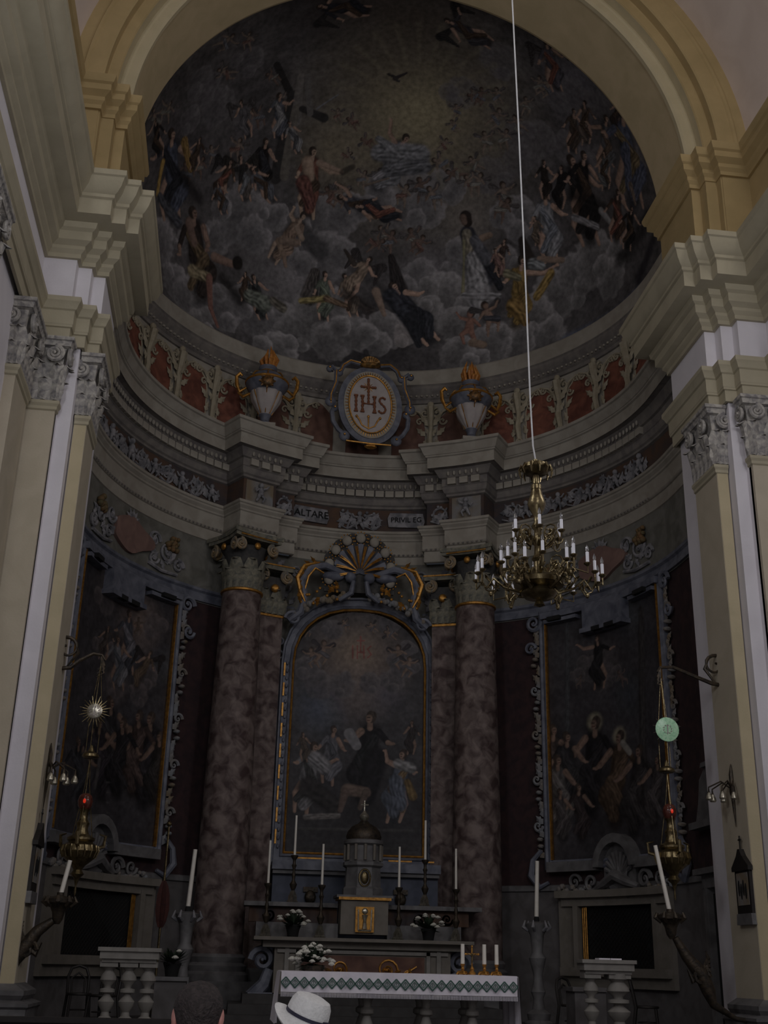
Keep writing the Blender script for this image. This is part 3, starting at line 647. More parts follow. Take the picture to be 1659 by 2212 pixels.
for sg in (-1, 1):
    f = lambda a, b, d, sg=sg: (AX + sg * a, AYY - d, b)
    q = MB(); scroll(q, 1.86, 8.15, .13, 1.3, 1, 0, .035, .12); scroll(q, 1.86, 8.5, .11, 1.3, -1, 0, .03, .12); scroll(q, 1.84, 4.0, .14, 1.3, -1, 0, .04, .12); q.tube([(1.86, 8.0, .1), (1.84, 6.5, .08), (1.86, 5.0, .08), (1.84, 4.2, .1)], .04, 6); vmb(ks, q, f)
ks.build('side_scrolls', M['bluegrey'], ah)

# shell cresting above it
M['lobem'] = mat('dull_lobe_stone', (.16, .14, .135), .6, (.22, .195, .18), 6)
sh = thing('shell_cresting', (AX - .08, 25.8, 9.35), 'grey and gilt scallop shell crest with gilt acanthus wings over the altarpiece arch', 'ornament')
SX, SY, SZ = AX - .1, 25.72, 10.15
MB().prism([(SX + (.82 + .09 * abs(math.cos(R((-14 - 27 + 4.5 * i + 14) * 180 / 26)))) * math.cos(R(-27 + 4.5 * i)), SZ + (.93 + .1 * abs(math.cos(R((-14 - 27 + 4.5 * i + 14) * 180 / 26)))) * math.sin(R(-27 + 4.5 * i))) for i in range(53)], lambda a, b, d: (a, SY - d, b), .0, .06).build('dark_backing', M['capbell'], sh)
sfield = MB(); vs = [(SX, SY - .10, SZ)]; n = 36
for i in range(n + 1):
    a = R(-18 + 216 * i / n); rr = .60 + .035 * abs(math.sin(9 * PI * i / n)); vs.append((SX + rr * math.cos(a), SY - .05 - .14 * (i % 4 in (1, 2, 3)), SZ + rr * 1.12 * math.sin(a)))
sfield.add(vs, [(0, i + 1, i + 2) for i in range(n)]).build('shell', M['bluegrey'], sh)
rb_ = MB()
for i in range(10):
    a = R(-12 + 204 * i / 9)
    for dd in (-.035, 0.035): rb_.tube([(SX + .1 * math.cos(a), SY - .2, SZ + .1 * math.sin(a)), (SX + .35 * math.cos(a + dd), SY - .26, SZ + .4 * math.sin(a + dd)), (SX + .57 * math.cos(a + dd), SY - .22, SZ + .64 * math.sin(a + dd))], [.012, .018, .014], 5)
rb_.build('gilt_ribs', M['gold'], sh)
lob = None
for i in range(9):
    a = R(-14 + 208 * i / 8); p = (SX + .74 * math.cos(a), SY - .14, SZ + .86 * math.sin(a))
    MB().ball(p, (.115, .08, .125), 12, 8).build('lobe', M['stone'], sh)
    dt = MB()
    for k in range(12):
        b = 2 * PI * k / 12; dt.ball((p[0] + .155 * math.cos(b), p[1], p[2] + .16 * math.sin(b)), .02, 5, 4)
    dt.build('pearl_ring', M['gold'], sh)
q = MB()
for sg in (-1, 1):
    f = lambda a, b, d, sg=sg: (SX + sg * a, SY - d, b); t_ = MB()
    t_.ball((.62, 10.02, .15), (.26, .12, .13), 12, 7); t_.ball((.22, 10.0, .2), (.14, .14, .14), 8, 6); t_.tube([(.35, 10.1, .15), (.8, 10.25, .2), (1.15, 10.2, .2), (1.35, 9.85, .2), (1.25, 9.5, .15), (1.35, 9.1, .15), (1.6, 8.9, .12)], [.06, .09, .1, .1, .07, .1, .08], 8)
    scroll(t_, 1.5, 8.95, .18, 1.4, 1, 0, .05, .15); t_.tube([(.15, 9.9, .25), (.2, 9.6, .28), (.45, 9.45, .2), (.6, 9.55, .15)], [.05, .07, .05, .03], 7)
    vmb(q, t_, f)
q.build('carved_scrolls', M['bluegrey'], sh)
q = MB()
for sg in (-1, 1):
    f = lambda a, b, d, sg=sg: (SX + sg * a, SY - d, b); t_ = MB(); rr = random.Random(5)
    t_.tube([(.95, 10.3, .25), (1.3, 10.2, .28), (1.45, 9.9, .28), (1.38, 9.6, .25), (1.25, 9.35, .22)], [.03, .05, .06, .04, .02], 6)
    t_.tube([(.85, 10.05, .25), (1.05, 10.15, .28), (1.2, 9.95, .28), (1.3, 9.5, .2)], [.02, .03, .03, .015], 6)
    for k in range(7): leafblade(t_, 1.0 + .07 * k, 10.22 - .06 * k * k * .3, .9 - .45 * k, .3, .1, .24)
    for k in range(10): t_.ball((.5 + rr.uniform(0, .9), 9.75 - .25 * rr.random() - .25 * (k % 4 == 0), .22), .04, 6, 4)
    for k in range(6): leafblade(t_, .5 + rr.uniform(0, .6), 9.5 + rr.uniform(-.1, .25), rr.uniform(0, 6), .22, .1, .2)
    vmb(q, t_, f)
q.build('gilt_acanthus', M['gold'], sh)
fgm = MB(); rr = random.Random(8)
for sg in (-1, 1):
    for k in range(22):
        u_ = k / 21; x = SX + sg * (.25 + 1.25 * u_); z = 9.55 - .55 * u_ ** 2 + rr.uniform(-.07, .07); fgm.ball((x, SY - .12 - rr.random() * .08, z), rr.uniform(.05, .085), 7, 5)
fgm.build('flower_garland', M['reliefc'], sh)

# side pictures, set on the curve of the wall
def curved_frame(parent, a0, a1, z0, z1, wd, m, name='frame', depth=.12, rad=RA):
    am = (a0 + a1) / 2; f = wallmap(am, rad); hw = R(a1 - a0) / 2 * rad; n = 16
    path = [(2 * hw * i / n, z0) for i in range(n // 2 + 1)] + [(hw - 2 * hw * i / n, z1) for i in range(n + 1)] + [(-hw + 2 * hw * i / n, z0) for i in range(n // 2 + 1)]
    return sweep_map(path, [(0, 0), (0, depth * .6), (-wd * .3, depth), (-wd * .6, depth * .7), (-wd * .8, depth), (-wd, depth * .8), (-wd, 0)], 1, f).build(name, m, parent, ang=25)
SIDEPICS = {}
for sd, a0, a1 in (('left', -79, -44.5), ('right', 46.5, 80)):
    sg = -1 if sd == 'left' else 1; am = (a0 + a1) / 2; f = wallmap(am, RA); hw = R(a1 - a0) / 2 * RA
    root = thing('side_picture', f(0, 3.6, 0), 'dark curved wall painting in a grey marble and gilt frame %s of the high altar' % sd, 'painting', 'curved side pictures')
    z0, z1 = 3.75, 9.0
    curved_frame(root, a0, a1, z0, z1, .2, M['bluegrey'])
    MB().prism([(-hw, z0), (-hw - .03, z0), (-hw - .03, z1), (-hw, z1)], f, 0, .14).build('gilt_slip', M['gold'], root, smooth=False)
    MB().prism([(hw, z0), (hw + .03, z0), (hw + .03, z1), (hw, z1)], f, 0, .14).build('gilt_slip', M['gold'], root, smooth=False)
    # stepped lintel with its dropped tablet
    q = MB(); n = 10
    for s0_, s1_, zz0, zz1, dd in ((-hw - .1, hw + .1, 8.98, 9.12, .2), (-.62, .62, 8.52, 9.05, .24), (-.66, .66, 8.44, 8.54, .3), (-hw, -hw + .9, 8.86, 8.94, .22), (hw - .9, hw, 8.86, 8.94, .22)):
        for i in range(n):
            s_a = s0_ + (s1_ - s0_) * i / n; s_b = s0_ + (s1_ - s0_) * (i + 1) / n; q.prism([(s_a, zz0), (s_b, zz0), (s_b, zz1), (s_a, zz1)], f, 0, dd)
    q.build('stepped_lintel', M['bluegrey'], root, smooth=False)
    q = MB()
    for zz, s_a, s_b in ((8.47, -.3, -.05), (8.47, .1, .4), (8.92, -hw + .15, -hw + .5), (8.92, hw - .6, hw - .2)): q.prism([(s_a, zz - .04), (s_b, zz - .04), (s_b, zz + .05), (s_a, zz + .05)], f, .2, .31)
    q.build('dark_slots', M['black'], root, smooth=False)
    # gilded garlands down the outer edges
    for e, nm in ((-1, 'garland'), (1, 'garland')):
        g = MB(); rr = random.Random(3); s0_ = e * (hw + .33)
        for k in range(36):
            zz = 8.8 - k * .14
            if k % 7 == 3: scroll(g, s0_ + e * .02, zz, .12, 1.2, e, 0, .035, .08)
            elif k % 7 in (5, 6): g.ball((s0_ + rr.uniform(-.04, .04), zz, .08), (.07, .05, .09), 7, 5)
            else: leafblade(g, s0_ - e * .1, zz - .1, PI / 2 - e * .5 + rr.uniform(-.4, .4), .26, .16, .05)
        o_ = warp(g, f).build(nm, M['reliefc'], root, split=False); o_['kind'] = 'stuff'
        g = MB(); scroll(g, s0_, 8.95, .2, 1.5, e, 0, .05, .1); scroll(g, s0_ + e * .1, 8.35, .15, 1.3, -e, 0, .045, .1)
        g.tube([(s0_ - e * .05, 3.95, .1), (s0_ + e * .16, 3.75, .1), (s0_ + e * .2, 3.45, .12), (s0_ + e * .02, 3.2, .1), (s0_ - e * .2, 3.3, .08)], [.05, .06, .08, .07, .04], 7)
        warp(g, f).build('end_scroll', M['bluegrey'], root)
    # sill with half-round niche and shell below
    q = MB(); n = 12
    for s_a, s_b in ((-hw - .1, -.55), (.55, hw + .1)):
        for i in range(6):
            u0, u1 = s_a + (s_b - s_a) * i / 6, s_a + (s_b - s_a) * (i + 1) / 6; q.prism([(u0, 3.5), (u1, 3.5), (u1, 3.7), (u0, 3.7)], f, 0, .22)
    for i in range(n):
        b0, b1 = PI * i / n, PI * (i + 1) / n
        q.prism([(.44 * math.cos(b0), 3.55 + .46 * math.sin(b0)), (.60 * math.cos(b0), 3.55 + .64 * math.sin(b0)), (.60 * math.cos(b1), 3.55 + .64 * math.sin(b1)), (.44 * math.cos(b1), 3.55 + .46 * math.sin(b1))], f, 0, .26)
    q.build('sill_with_niche', M['greymarble'], root, ang=20)
    g = MB()
    g.prism([(.44 * math.cos(PI * i / n), 3.55 + .46 * math.sin(PI * i / n)) for i in range(n + 1)] + [(-.44, 3.2), (.44, 3.2)], lambda a, b, d: (a, b, d), 0, .08)
    for k in range(9): g.tube([(0, 3.35, .1), (.36 * math.cos(R(10 + 20 * k)), 3.45 + .4 * math.sin(R(10 + 20 * k)), .14)], [.03, .045], 5)
    g.tube([(-.6, 3.15, .16), (-.3, 3.25, .2), (0, 3.38, .24), (.3, 3.25, .2), (.6, 3.15, .16)], [.05, .1, .12, .1, .05], 8)
    for k in range(7): leafblade(g, 0, 3.12, R(-20 + 36 * k), .5, .22, .14)
    for e in (-1, 1): scroll(g, e * .75, 3.28, .2, 1.4, e, 0, .05, .12); scroll(g, e * 1.2, 3.3, .16, 1.4, -e, 0, .04, .1)
    warp(g, f).build('shell_ornament', M['greymarble'], root)
    g = MB(); rr = random.Random(6)
    for e in (-1, 1):
        for k in range(14): g.ball((e * (.8 + .06 * k + rr.uniform(-.03, .03)), 3.14 + rr.uniform(-.06, .08), .1), rr.uniform(.04, .07), 6, 4)
    warp(g, f).build('fruit_festoon', M['reliefc'], root)
    SIDEPICS[sd] = (root, f, hw - .0, z0, z1, am)
    # painted cartouche band above the picture
    cr = thing('wall_cartouche', f(0, 9.4, 0), 'reddish painted cartouche with scrolls and fruit baskets above the %s wall painting' % sd, 'ornament', 'cartouches above the side pictures')
    c0 = .15 * sg * -1
    MB().prism([(c0 + .72 * math.cos(R(t)) * (1 + .15 * math.cos(R(3 * t))), 9.98 + .36 * math.sin(R(t)) * (1 + .12 * math.cos(R(4 * t)))) for t in range(0, 360, 12)], f, 0, .10).build('field', mat('cartouche_red_' + sd, (.17, .10, .085), .9, (.23, .14, .115), 3), cr)
    g = MB()
    for e in (-1, 1):
        for (s_, z_, r_, t_, dn_) in ((.82, 10.15, .2, 1.5, 1), (.85, 9.75, .16, 1.4, -1), (1.25, 10.0, .24, 1.6, -1), (1.62, 9.75, .16, 1.5, 1)): scroll(g, c0 + e * s_, z_, r_, t_, dn_ * e, 0, .04, .06)
        for k in range(10): leafblade(g, c0 + e * (.7 + .1 * k), 9.9 + .15 * math.sin(k), k * 1.3, .3, .14, .03)
        g.tube([(c0 + e * .7, 9.6, .05), (c0 + e * 1.1, 9.52, .07), (c0 + e * 1.6, 9.55, .05)], .04, 6)
    for k in range(5): leafblade(g, c0, 10.28, R(30 + 30 * k), .3, .14, .06)
    warp(g, f).build('scrollwork', M['reliefm'], cr)
    g = MB(); rr = random.Random(9)
    for e in (-1, 1):
        for k in range(16): g.ball((c0 + e * 1.35 + rr.uniform(-.16, .16), 10.2 + rr.uniform(-.14, .14), .1), rr.uniform(.05, .08), 7, 5)
    warp(g, f).build('fruit', mat('orange_fruit_' + sd, (.17, .09, .035), .8, (.10, .085, .04), 9), cr)
# scrolled relief in the green band beside the altar bay
t = thing('wall_relief', (AX, 26.3, 9.3), 'faded grey scroll relief on the wall between the capitals and the shell', 'ornament')
g = MB()
for e in (-1, 1):
    for (s_, z_, r_) in ((1.85, 9.9, .22), (1.9, 9.35, .18), (1.5, 10.3, .16)): scroll(g, e * s_, z_, r_, 1.5, e, 0, .04, .04)
    for k in range(8): leafblade(g, e * (1.6 + .06 * k), 9.3 + .15 * k, k, .3, .14, .02)
warp(g, lambda a, b, d: wallmap(.8, RA - .1)(a, b, d)).build('scrolls', M['reliefm'], t)

# ---- medallion ----
MXc, MYc, MZc = 2.72, 25.55, 14.52
md = thing('monogram_medallion', (MXc, MYc, 13.4), 'oval white medallion with a gilt monogram IHS, cross and three nails in a scrolled frame', 'medallion')
fm = lambda a, b, d: (MXc + a - b * .03, MYc - d - b * .04, MZc + b + a * -.03)
ell = lambda rx, rz, n=40: [(rx * math.cos(2 * PI * i / n), rz * math.sin(2 * PI * i / n)) for i in range(n)]
MB().prism(ell(.80, 1.04), fm, -.12, .0).build('frame', M['bluegrey'], md)
MB().prism(ell(.66, .90), fm, 0, .03).build('pale_border', M['stone'], md)
MB().prism(ell(.52, .76), fm, .03, .045).build('field', M['medal'], md)
q = MB(); q.tube([Vector(fm(a, b, .06)) for a, b in ell(.53, .77) + [ell(.53, .77)[0]]], .022, 6)
for i in range(64):
    a = 2 * PI * i / 64; q.tube([fm(.56 * math.cos(a), .80 * math.sin(a), .05), fm(.63 * math.cos(a), .87 * math.sin(a), .04)], [.014, .006], 4)
q.build('gilt_ray_border', M['gold'], md)
def beadbar(q, pts, r=.034):
    for (a, b), (c, d) in zip(pts[:-1], pts[1:]):
        L = math.hypot(c - a, d - b); n = max(1, int(L / .085))
        for i in range(n): u0, u1 = i / n, (i + 1) / n; m = (u0 + u1) / 2; P = lambda t: fm(a + (c - a) * t, b + (d - b) * t, .075); q.tube([P(u0), P(m), P(u1)], [r * .6, r * 1.15, r * .6], 6)
q = MB()
for x0 in (-.36, -.20, .10):
    beadbar(q, [(x0, -.22), (x0, .20)])
    for z in (-.22, .20): q.box(fm(x0, z, .07), (.10, .05, .035))
beadbar(q, [(-.20, 0), (.10, 0)], .02)
beadbar(q, [(-.05, 0), (-.05, .66)], .03); beadbar(q, [(-.21, .45), (.11, .45)], .028)
for a, b in ((-.05, .66), (-.22, .45), (.12, .45)): q.ball(fm(a, b, .075), .035, 6, 5)
S_ = [(.37, .15), (.34, .20), (.27, .20), (.22, .14), (.24, .06), (.31, 0), (.37, -.07), (.37, -.16), (.31, -.22), (.23, -.20), (.20, -.15)]
beadbar(q, S_, .026)
q.build('monogram', M['terracotta'], md)
q = MB()
for k in range(12):
    a = R(15 + 30 * k); q.tube([fm(-.05 + .05 * math.cos(a), .45 + .05 * math.sin(a), .06), fm(-.05 + .14 * math.cos(a), .45 + .14 * math.sin(a), .06)], [.012, .004], 4)
q.tube([fm(-.05, -.68, .07), fm(-.05, -.36, .07)], [.012, .02], 6); q.ball(fm(-.05, -.34, .07), .035, 6, 5)
for e in (-1, 1):
    q.tube([fm(-.05, -.66, .07), fm(-.05 + e * .16, -.58, .07), fm(-.05 + e * .22, -.45, .07), fm(-.05 + e * .27, -.38, .07)], [.012, .016, .02, .02], 6); q.ball(fm(-.05 + e * .29, -.36, .07), .035, 6, 5)
q.build('nails', M['gold'], md)
q = MB(); g = MB()
for e in (-1, 1):
    L = [[(.25, 1.08), (.5, 1.12), (.68, .98), (.75, .80)], [(.98, .80), (.95, .92), (.85, .82), (.86, .5), (.98, .15), (.98, -.1)], [(.88, -.15), (.95, -.3), (.92, -.55), (.8, -.75), (.68, -.85)]]
    for pts in L: q.tube([fm(e * a, b, .04) for a, b in pts], [.06] * len(pts), 7)
    for a, b, r_ in ((.78, .78, .10), (1.02, .86, .09), (.99, -.02, .14), (.88, -.2, .08), (.64, -.9, .14)): q.ball(fm(e * a, b, .03), (r_, .09, r_), 10, 6); g.ball(fm(e * a, b, .14), .03, 6, 4)
    g.tube([fm(e * a, b, .1) for a, b in L[0]], .022, 5); g.tube([fm(e * a, b, .1) for a, b in L[1][2:]], .018, 5)
q.build('scrolled_frame', M['bluegrey'], md)
g.tube([fm(-.6, -1.05, .1), fm(0, -1.08, .12), fm(.5, -1.06, .1)], .022, 6)
g.ball(fm(0, -1.14, .08), (.16, .08, .06), 8, 5)
g.build('gilt_trim', M['gold'], md)
q = MB(); q.ball(fm(.0, 1.07, .03), (.30, .12, .07), 10, 6)
for k in range(9):
    a = R(20 + 17.5 * k); q.tube([fm(.1 * math.cos(a), 1.1, .05), fm(.24 * math.cos(a), 1.12 + .16 * math.sin(a), .09)], [.03, .045], 6)
q.build('crown', mat('dark_gilding', (.10, .06, .02), .5, (.40, .21, .06), 9, metal=.5), md)

# ---- flaming urns ----
def urn(x, y, z, label):
    t = thing('flaming_urn', (x, y, z), label, 'urn', 'flaming urns on the cornice')
    MB().lathe([(.36, -.02), (.36, .06), (.30, .08)], (x, y, z), 4, 45, 405).build('plinth', M['stone'], t, smooth=False)
    MB().lathe([(.16, .06), (.17, .12), (.10, .18), (.12, .28), (.15, .34)], (x, y, z), 20).build('foot', M['bluegrey'], t)
    fl = MB(); n = 40; vs = []; P_ = [(.12, .34), (.22, .5), (.32, .68), (.36, .85), (.37, .9)]
    for r_, zz in P_:
        for i in range(n): a = 2 * PI * i / n; rr_ = r_ * (1 + .10 * abs(math.cos(6 * a))); vs.append((x + rr_ * math.cos(a), y + rr_ * math.sin(a), z + zz))
    fl.add(vs, [(j * n + i, j * n + (i + 1) % n, (j + 1) * n + (i + 1) % n, (j + 1) * n + i) for j in range(4) for i in range(n)]).build('fluted_bowl', M['white'] if False else M['medal'], t)
    MB().lathe([(.38, .9), (.50, 1.08), (.52, 1.18), (.46, 1.28), (.36, 1.38), (.22, 1.46), (.17, 1.5), (.22, 1.56), (.22, 1.62), (.10, 1.66)], (x, y, z), 28).build('body', M['bluegrey'], t)
    g = MB()
    g.lathe([(.50, 1.14), (.535, 1.17), (.535, 1.2), (.50, 1.23)], (x, y, z), 28); g.lathe([(.17, 1.47), (.2, 1.5), (.17, 1.53)], (x, y, z), 20)
    for e in (-1, 1):
        g.tube([(x + e * .50, y, z + 1.05), (x + e * .64, y, z + .92), (x + e * .72, y, z + 1.1), (x + e * .74, y, z + 1.32), (x + e * .66, y, z + 1.42), (x + e * .6, y, z + 1.36)], [.03, .05, .05, .045, .05, .03], 7)
        g.tube([(x + e * .4, y - .1, z + .85), (x + e * .55, y - .15, z + .72), (x + e * .68, y - .1, z + .85)], [.03, .045, .02], 6)
    for k in range(8):
        a = -PI / 2 + k * PI / 4; g.tube([(x + .24 * math.cos(a), y + .24 * math.sin(a), z + 1.44), (x + .42 * math.cos(a), y + .42 * math.sin(a), z + 1.36), (x + .5 * math.cos(a), y + .5 * math.sin(a), z + 1.24)], .018, 5)
        g.tube([(x + .15 * math.cos(a), y + .15 * math.sin(a), z + .36), (x + .42 * math.cos(a), y + .42 * math.sin(a), z + .88)], .012, 5)
    g.build('gilt_handles_and_swags', M['gold'], t)
    mk = MB(); mk.ball((x, y - .50, z + 1.02), (.16, .08, .14), 10, 7)
    for k in range(8): mk.tube([(x, y - .5, z + 1.02), (x + .2 * math.cos(k * PI / 4), y - .5, z + 1.02 + .18 * math.sin(k * PI / 4))], [.05, .02], 5)
    mk.build('mask', mat('dark_gilt_mask', (.06, .035, .015), .5, (.30, .15, .05), 14, metal=.5), t)
    fm_ = MB(); rr = random.Random(int(x * 10))
    for k in range(16):
        a = 2 * PI * k / 16 + rr.random(); r0 = .06 + .10 * rr.random(); hh = rr.uniform(.25, .55); b = rr.uniform(-.08, .08)
        fm_.tube([(x + r0 * math.cos(a), y + r0 * math.sin(a), z + 1.62), (x + (r0 + .07) * math.cos(a + b), y + (r0 + .07) * math.sin(a + b), z + 1.62 + hh * .5), (x + r0 * .7 * math.cos(a - b * 3), y + r0 * .7 * math.sin(a - b * 3), z + 1.66 + hh)], [.035, .05, .004], 6)
    fm_.build('flames', mat('painted_flame_%d' % int(x * 10), (.35, .11, .02), .6, (.50, .22, .04), 16), t)
u1 = aC(572, 905, 5.05); urn(u1[0], u1[1], 13.42, 'flaming gilt urn left of the monogram medallion')
u2 = aC(1018, 938, 5.05); urn(u2[0], u2[1], 13.42, 'flaming gilt urn right of the monogram medallion')
# ================= CHOIR OPENINGS AND DOOR =================
for sd, o0, o1, a0, a1, ig in (('left', -76.5, -43, -70.5, -47.4, 1), ('right', 47.5, 77.5, 52.5, 72.7, -1)):
    sg = -1 if sd == 'left' else 1; am = (a0 + a1) / 2; f = wallmap(am, RA); s = lambda a: R(a - am) * RA
    t = tag(struct('window_1' if sd == 'left' else 'window_2', f(0, 1.5, 0)), 'dark grilled choir opening in a beige stone frame, %s side of the apse' % sd)
    n = 10
    q = MB()
    for i in range(n):
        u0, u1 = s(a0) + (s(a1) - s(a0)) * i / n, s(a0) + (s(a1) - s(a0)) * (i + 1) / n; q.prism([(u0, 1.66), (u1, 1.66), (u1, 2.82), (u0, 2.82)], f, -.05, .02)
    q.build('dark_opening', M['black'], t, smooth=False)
    fr_ = MB()
    def cb(s0_, s1_, z0_, z1_, d1, m=8):
        for i in range(m):
            u0, u1 = s0_ + (s1_ - s0_) * i / m, s0_ + (s1_ - s0_) * (i + 1) / m; fr_.prism([(u0, z0_), (u1, z0_), (u1, z1_), (u0, z1_)], f, 0, d1)
    cb(s(o0), s(o1), 2.98, 3.12, .26); cb(s(o0) + .1, s(o1) - .1, 2.82, 2.98, .16); cb(s(o0), s(a0) - .12, 1.3, 2.98, .10, 3); cb(s(a0) - .12, s(a0), 1.5, 2.9, .18, 1)
    cb(s(a1) + .12, s(o1), 1.3, 2.98, .10, 3); cb(s(a1), s(a1) + .12, 1.5, 2.9, .18, 1); cb(s(o0) + .05, s(o1) - .05, 1.5, 1.66, .2); cb(s(o0) + .1, s(o1) - .1, 1.3, 1.5, .1)
    fr_.build('stone_frame', M['beige'], t, smooth=False)
    g = MB()
    for k in range(3):
        u0 = (s(a1) - .05 - .06 * k) if sd == 'left' else (s(a0) + .05 + .06 * k); g.tube([f(u0, 1.68, .06 + .02 * k), f(u0, 2.8, .06 + .02 * k)], .016, 6)
    g.build('gilt_bars', M['gold'], t)
    g = MB(); k0 = s(a0); k1 = s(a1); c = 0
    for i in range(-10, 22):
        for dr in (1, -1):
            p = []; x = k0 + .1 * i
            for zz in (1.68, 2.0, 2.4, 2.8):
                xx = x + dr * (zz - 1.68)
                if k0 < xx < k1: p.append(f(xx, zz, .04))
            if len(p) > 1: g.tube(p, .005, 4, cap=False)
    o_ = g.build('lattice', M['darkwood'], t); o_['kind'] = 'stuff'
# door in the right flank
t = tag(struct('door_1', (XA + 5.88, 19.8, ZF)), 'dark open doorway in a grey stone frame behind the right pier')
xw = XA + 5.9
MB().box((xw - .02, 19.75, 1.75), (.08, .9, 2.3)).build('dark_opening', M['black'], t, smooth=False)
q = MB()
for y_ in (19.2, 20.3): q.box((xw - .08, y_, 1.85), (.16, .2, 2.5)); q.box((xw - .14, y_ + (.04 if y_ < 19.5 else -.04), 1.85), (.08, .08, 2.5))
q.box((xw - .08, 19.75, 3.1), (.18, 1.3, .22)); q.box((xw - .14, 19.75, 3.26), (.3, 1.5, .1)); q.build('stone_frame', M['greymarble'], t, smooth=False)
q = MB(); fz = lambda a, b, d: (xw - .02 - d, 19.75 + a, b)
q.prism([(-.8, 4.1), (.8, 4.1), (.62, 4.45), (.5, 4.85), (.2, 5.05), (-.2, 5.05), (-.5, 4.85), (-.62, 4.45)], fz, 0, .12); q.prism([(-.9, 4.0), (.9, 4.0), (.9, 4.12), (-.9, 4.12)], fz, 0, .22)
q.prism([(-.25, 5.02), (.25, 5.02), (.2, 5.1), (-.2, 5.1)], fz, 0, .2); scroll(q, 0, 0, .01); q.build('pediment', M['greymarble'], t, smooth=False)

# ================= HIGH ALTAR =================
HX = 2.62
t = thing('high_altar', (HX, 23.4, ZF), 'grey marble high altar with scrolled ends and gilt front panel below the altarpiece', 'altar')
for i in range(3): MB().box((HX, 22.9 + i * .2, ZF + .08 + i * .16), (5.4 - i * .5, 2.4 - i * .4, .16)).build('step', M['stepstone'], t, smooth=False)
MB().box((HX, 23.35, 1.5), (3.3, .9, 1.0)).build('body', M['beige'], t, smooth=False)
MB().box((HX, 22.89, 1.45), (2.3, .05, .62)).build('front_panel', M['brownpanel'], t, smooth=False)
q = MB()
for e in (-1, 1):
    f = lambda a, b, d, e=e: (HX + e * a, 22.87 - d, 1.48 + b); g_ = MB(); scroll(g_, .45, .05, .2, 1.6, e, 0, .022, .02); scroll(g_, .85, -.02, .12, 1.4, -e, 0, .018, .02); g_.tube([(.05, -.15, .02), (.3, -.2, .03), (.6, -.12, .02), (1.0, .12, .02)], .016, 5)
    for k in range(5): leafblade(g_, .2 + .17 * k, -.1 + .05 * k, .5 + k, .16, .07, .01)
    vmb(q, g_, f)
q.build('gilt_scrolls', M['reliefy'] if False else M['gold'], t)
MB().box((HX, 23.25, 2.03), (4.1, 1.25, .06)).build('mensa_upper', M['beige'], t, smooth=False)
MB().box((HX, 23.32, 1.94), (3.75, 1.05, .12)).build('mensa_slab', M['beige'], t, smooth=False)
q = MB()
for e in (-1, 1): q.box((HX + e * 1.42, 22.88, 1.45), (.08, .06, 1.0)); q.box((HX + e * 1.22, 22.88, 1.45), (.07, .05, .8))
q.box((HX, 22.88, 1.82), (3.2, .05, .06)); q.build('panel_mouldings', M['pale'], t, smooth=False)
for e in (-1, 1):
    q = MB(); f = lambda a, b, d, e=e: (HX + e * a, 23.1 - d, b); g_ = MB(); scroll(g_, 1.86, 1.66, .22, 1.5, 1, 0, .07, 0); g_.tube([(1.72, 1.5, 0), (1.8, 1.25, 0), (2.0, 1.05, 0), (1.95, .9, 0)], [.1, .12, .14, .1], 8); vmb(q, g_, f)
    q.box((HX + e * 1.85, 23.2, .85), (.5, .6, .5)); q.build('scrolled_end', M['bluegrey'], t)
# gradines
for xa_, xb_ in ((HX - 2.0, 2.20), (3.16, HX + 2.0)): MB().box(((xa_ + xb_) / 2, 23.85, 2.2), (xb_ - xa_, .4, .28)).build('gradine', M['greymarble'], t, smooth=False)
q = MB()
for e in (-1, 1):
    g_ = MB(); scroll(g_, 1.2, 2.32, .14, 1.5, 1, 0, .025, 0); scroll(g_, 1.75, 2.38, .12, 1.5, -1, 0, .025, 0); vmb(q, g_, lambda a, b, d, e=e: (HX + e * a, 23.82, b + .1))
q.box((HX - 1.28, 24.07, 2.49), (1.72, .26, .28)); q.box((HX + 1.38, 24.07, 2.49), (1.66, .26, .28)); q.build('painted_gradine_panel', M['fground'], t)
for xa_, xb_ in ((.37, 2.20), (3.16, 5.07)): MB().box(((xa_ + xb_) / 2, 24.15, 2.68), (xb_ - xa_, .7, .08)).build('predella_shelf', M['greymarble'], t, smooth=False)
# blue marble base of the altarpiece
t = thing('altar_pedestal', (AX, 25.6, ZF), 'dark blue marble pedestal wall carrying the altarpiece behind the candlesticks', 'pedestal')
MB().box((AX, 25.7, 2.0), (3.5, .7, 2.8)).build('blue_field', M['bluedark'], t, smooth=False)
MB().box((AX, 25.6, 3.52), (3.56, .9, .18)).build('cornice', M['bluegrey'], t, smooth=False)
MB().box((AX, 25.62, 3.40), (3.52, .8, .1)).build('lower_cornice', M['greymarble'], t, smooth=False)
q = MB()
for e in (-1, 1): q.box((AX + e * .95, 25.32, 3.05), (.3, .06, .10)); q.ball((AX + e * .95, 25.3, 2.9), (.12, .06, .14), 8, 6)
q.build('gilt_bracket', M['darkbronze'], t)
q = MB(); q.box((AX - 1.0, 25.12, 3.66), (.6, .04, .03)); q.box((AX + .9, 25.12, 3.66), (.5, .04, .03)); q.box((AX + 1.5, 25.12, 3.66), (.25, .04, .03)); q.build('gilt_sill', M['gold'], t)
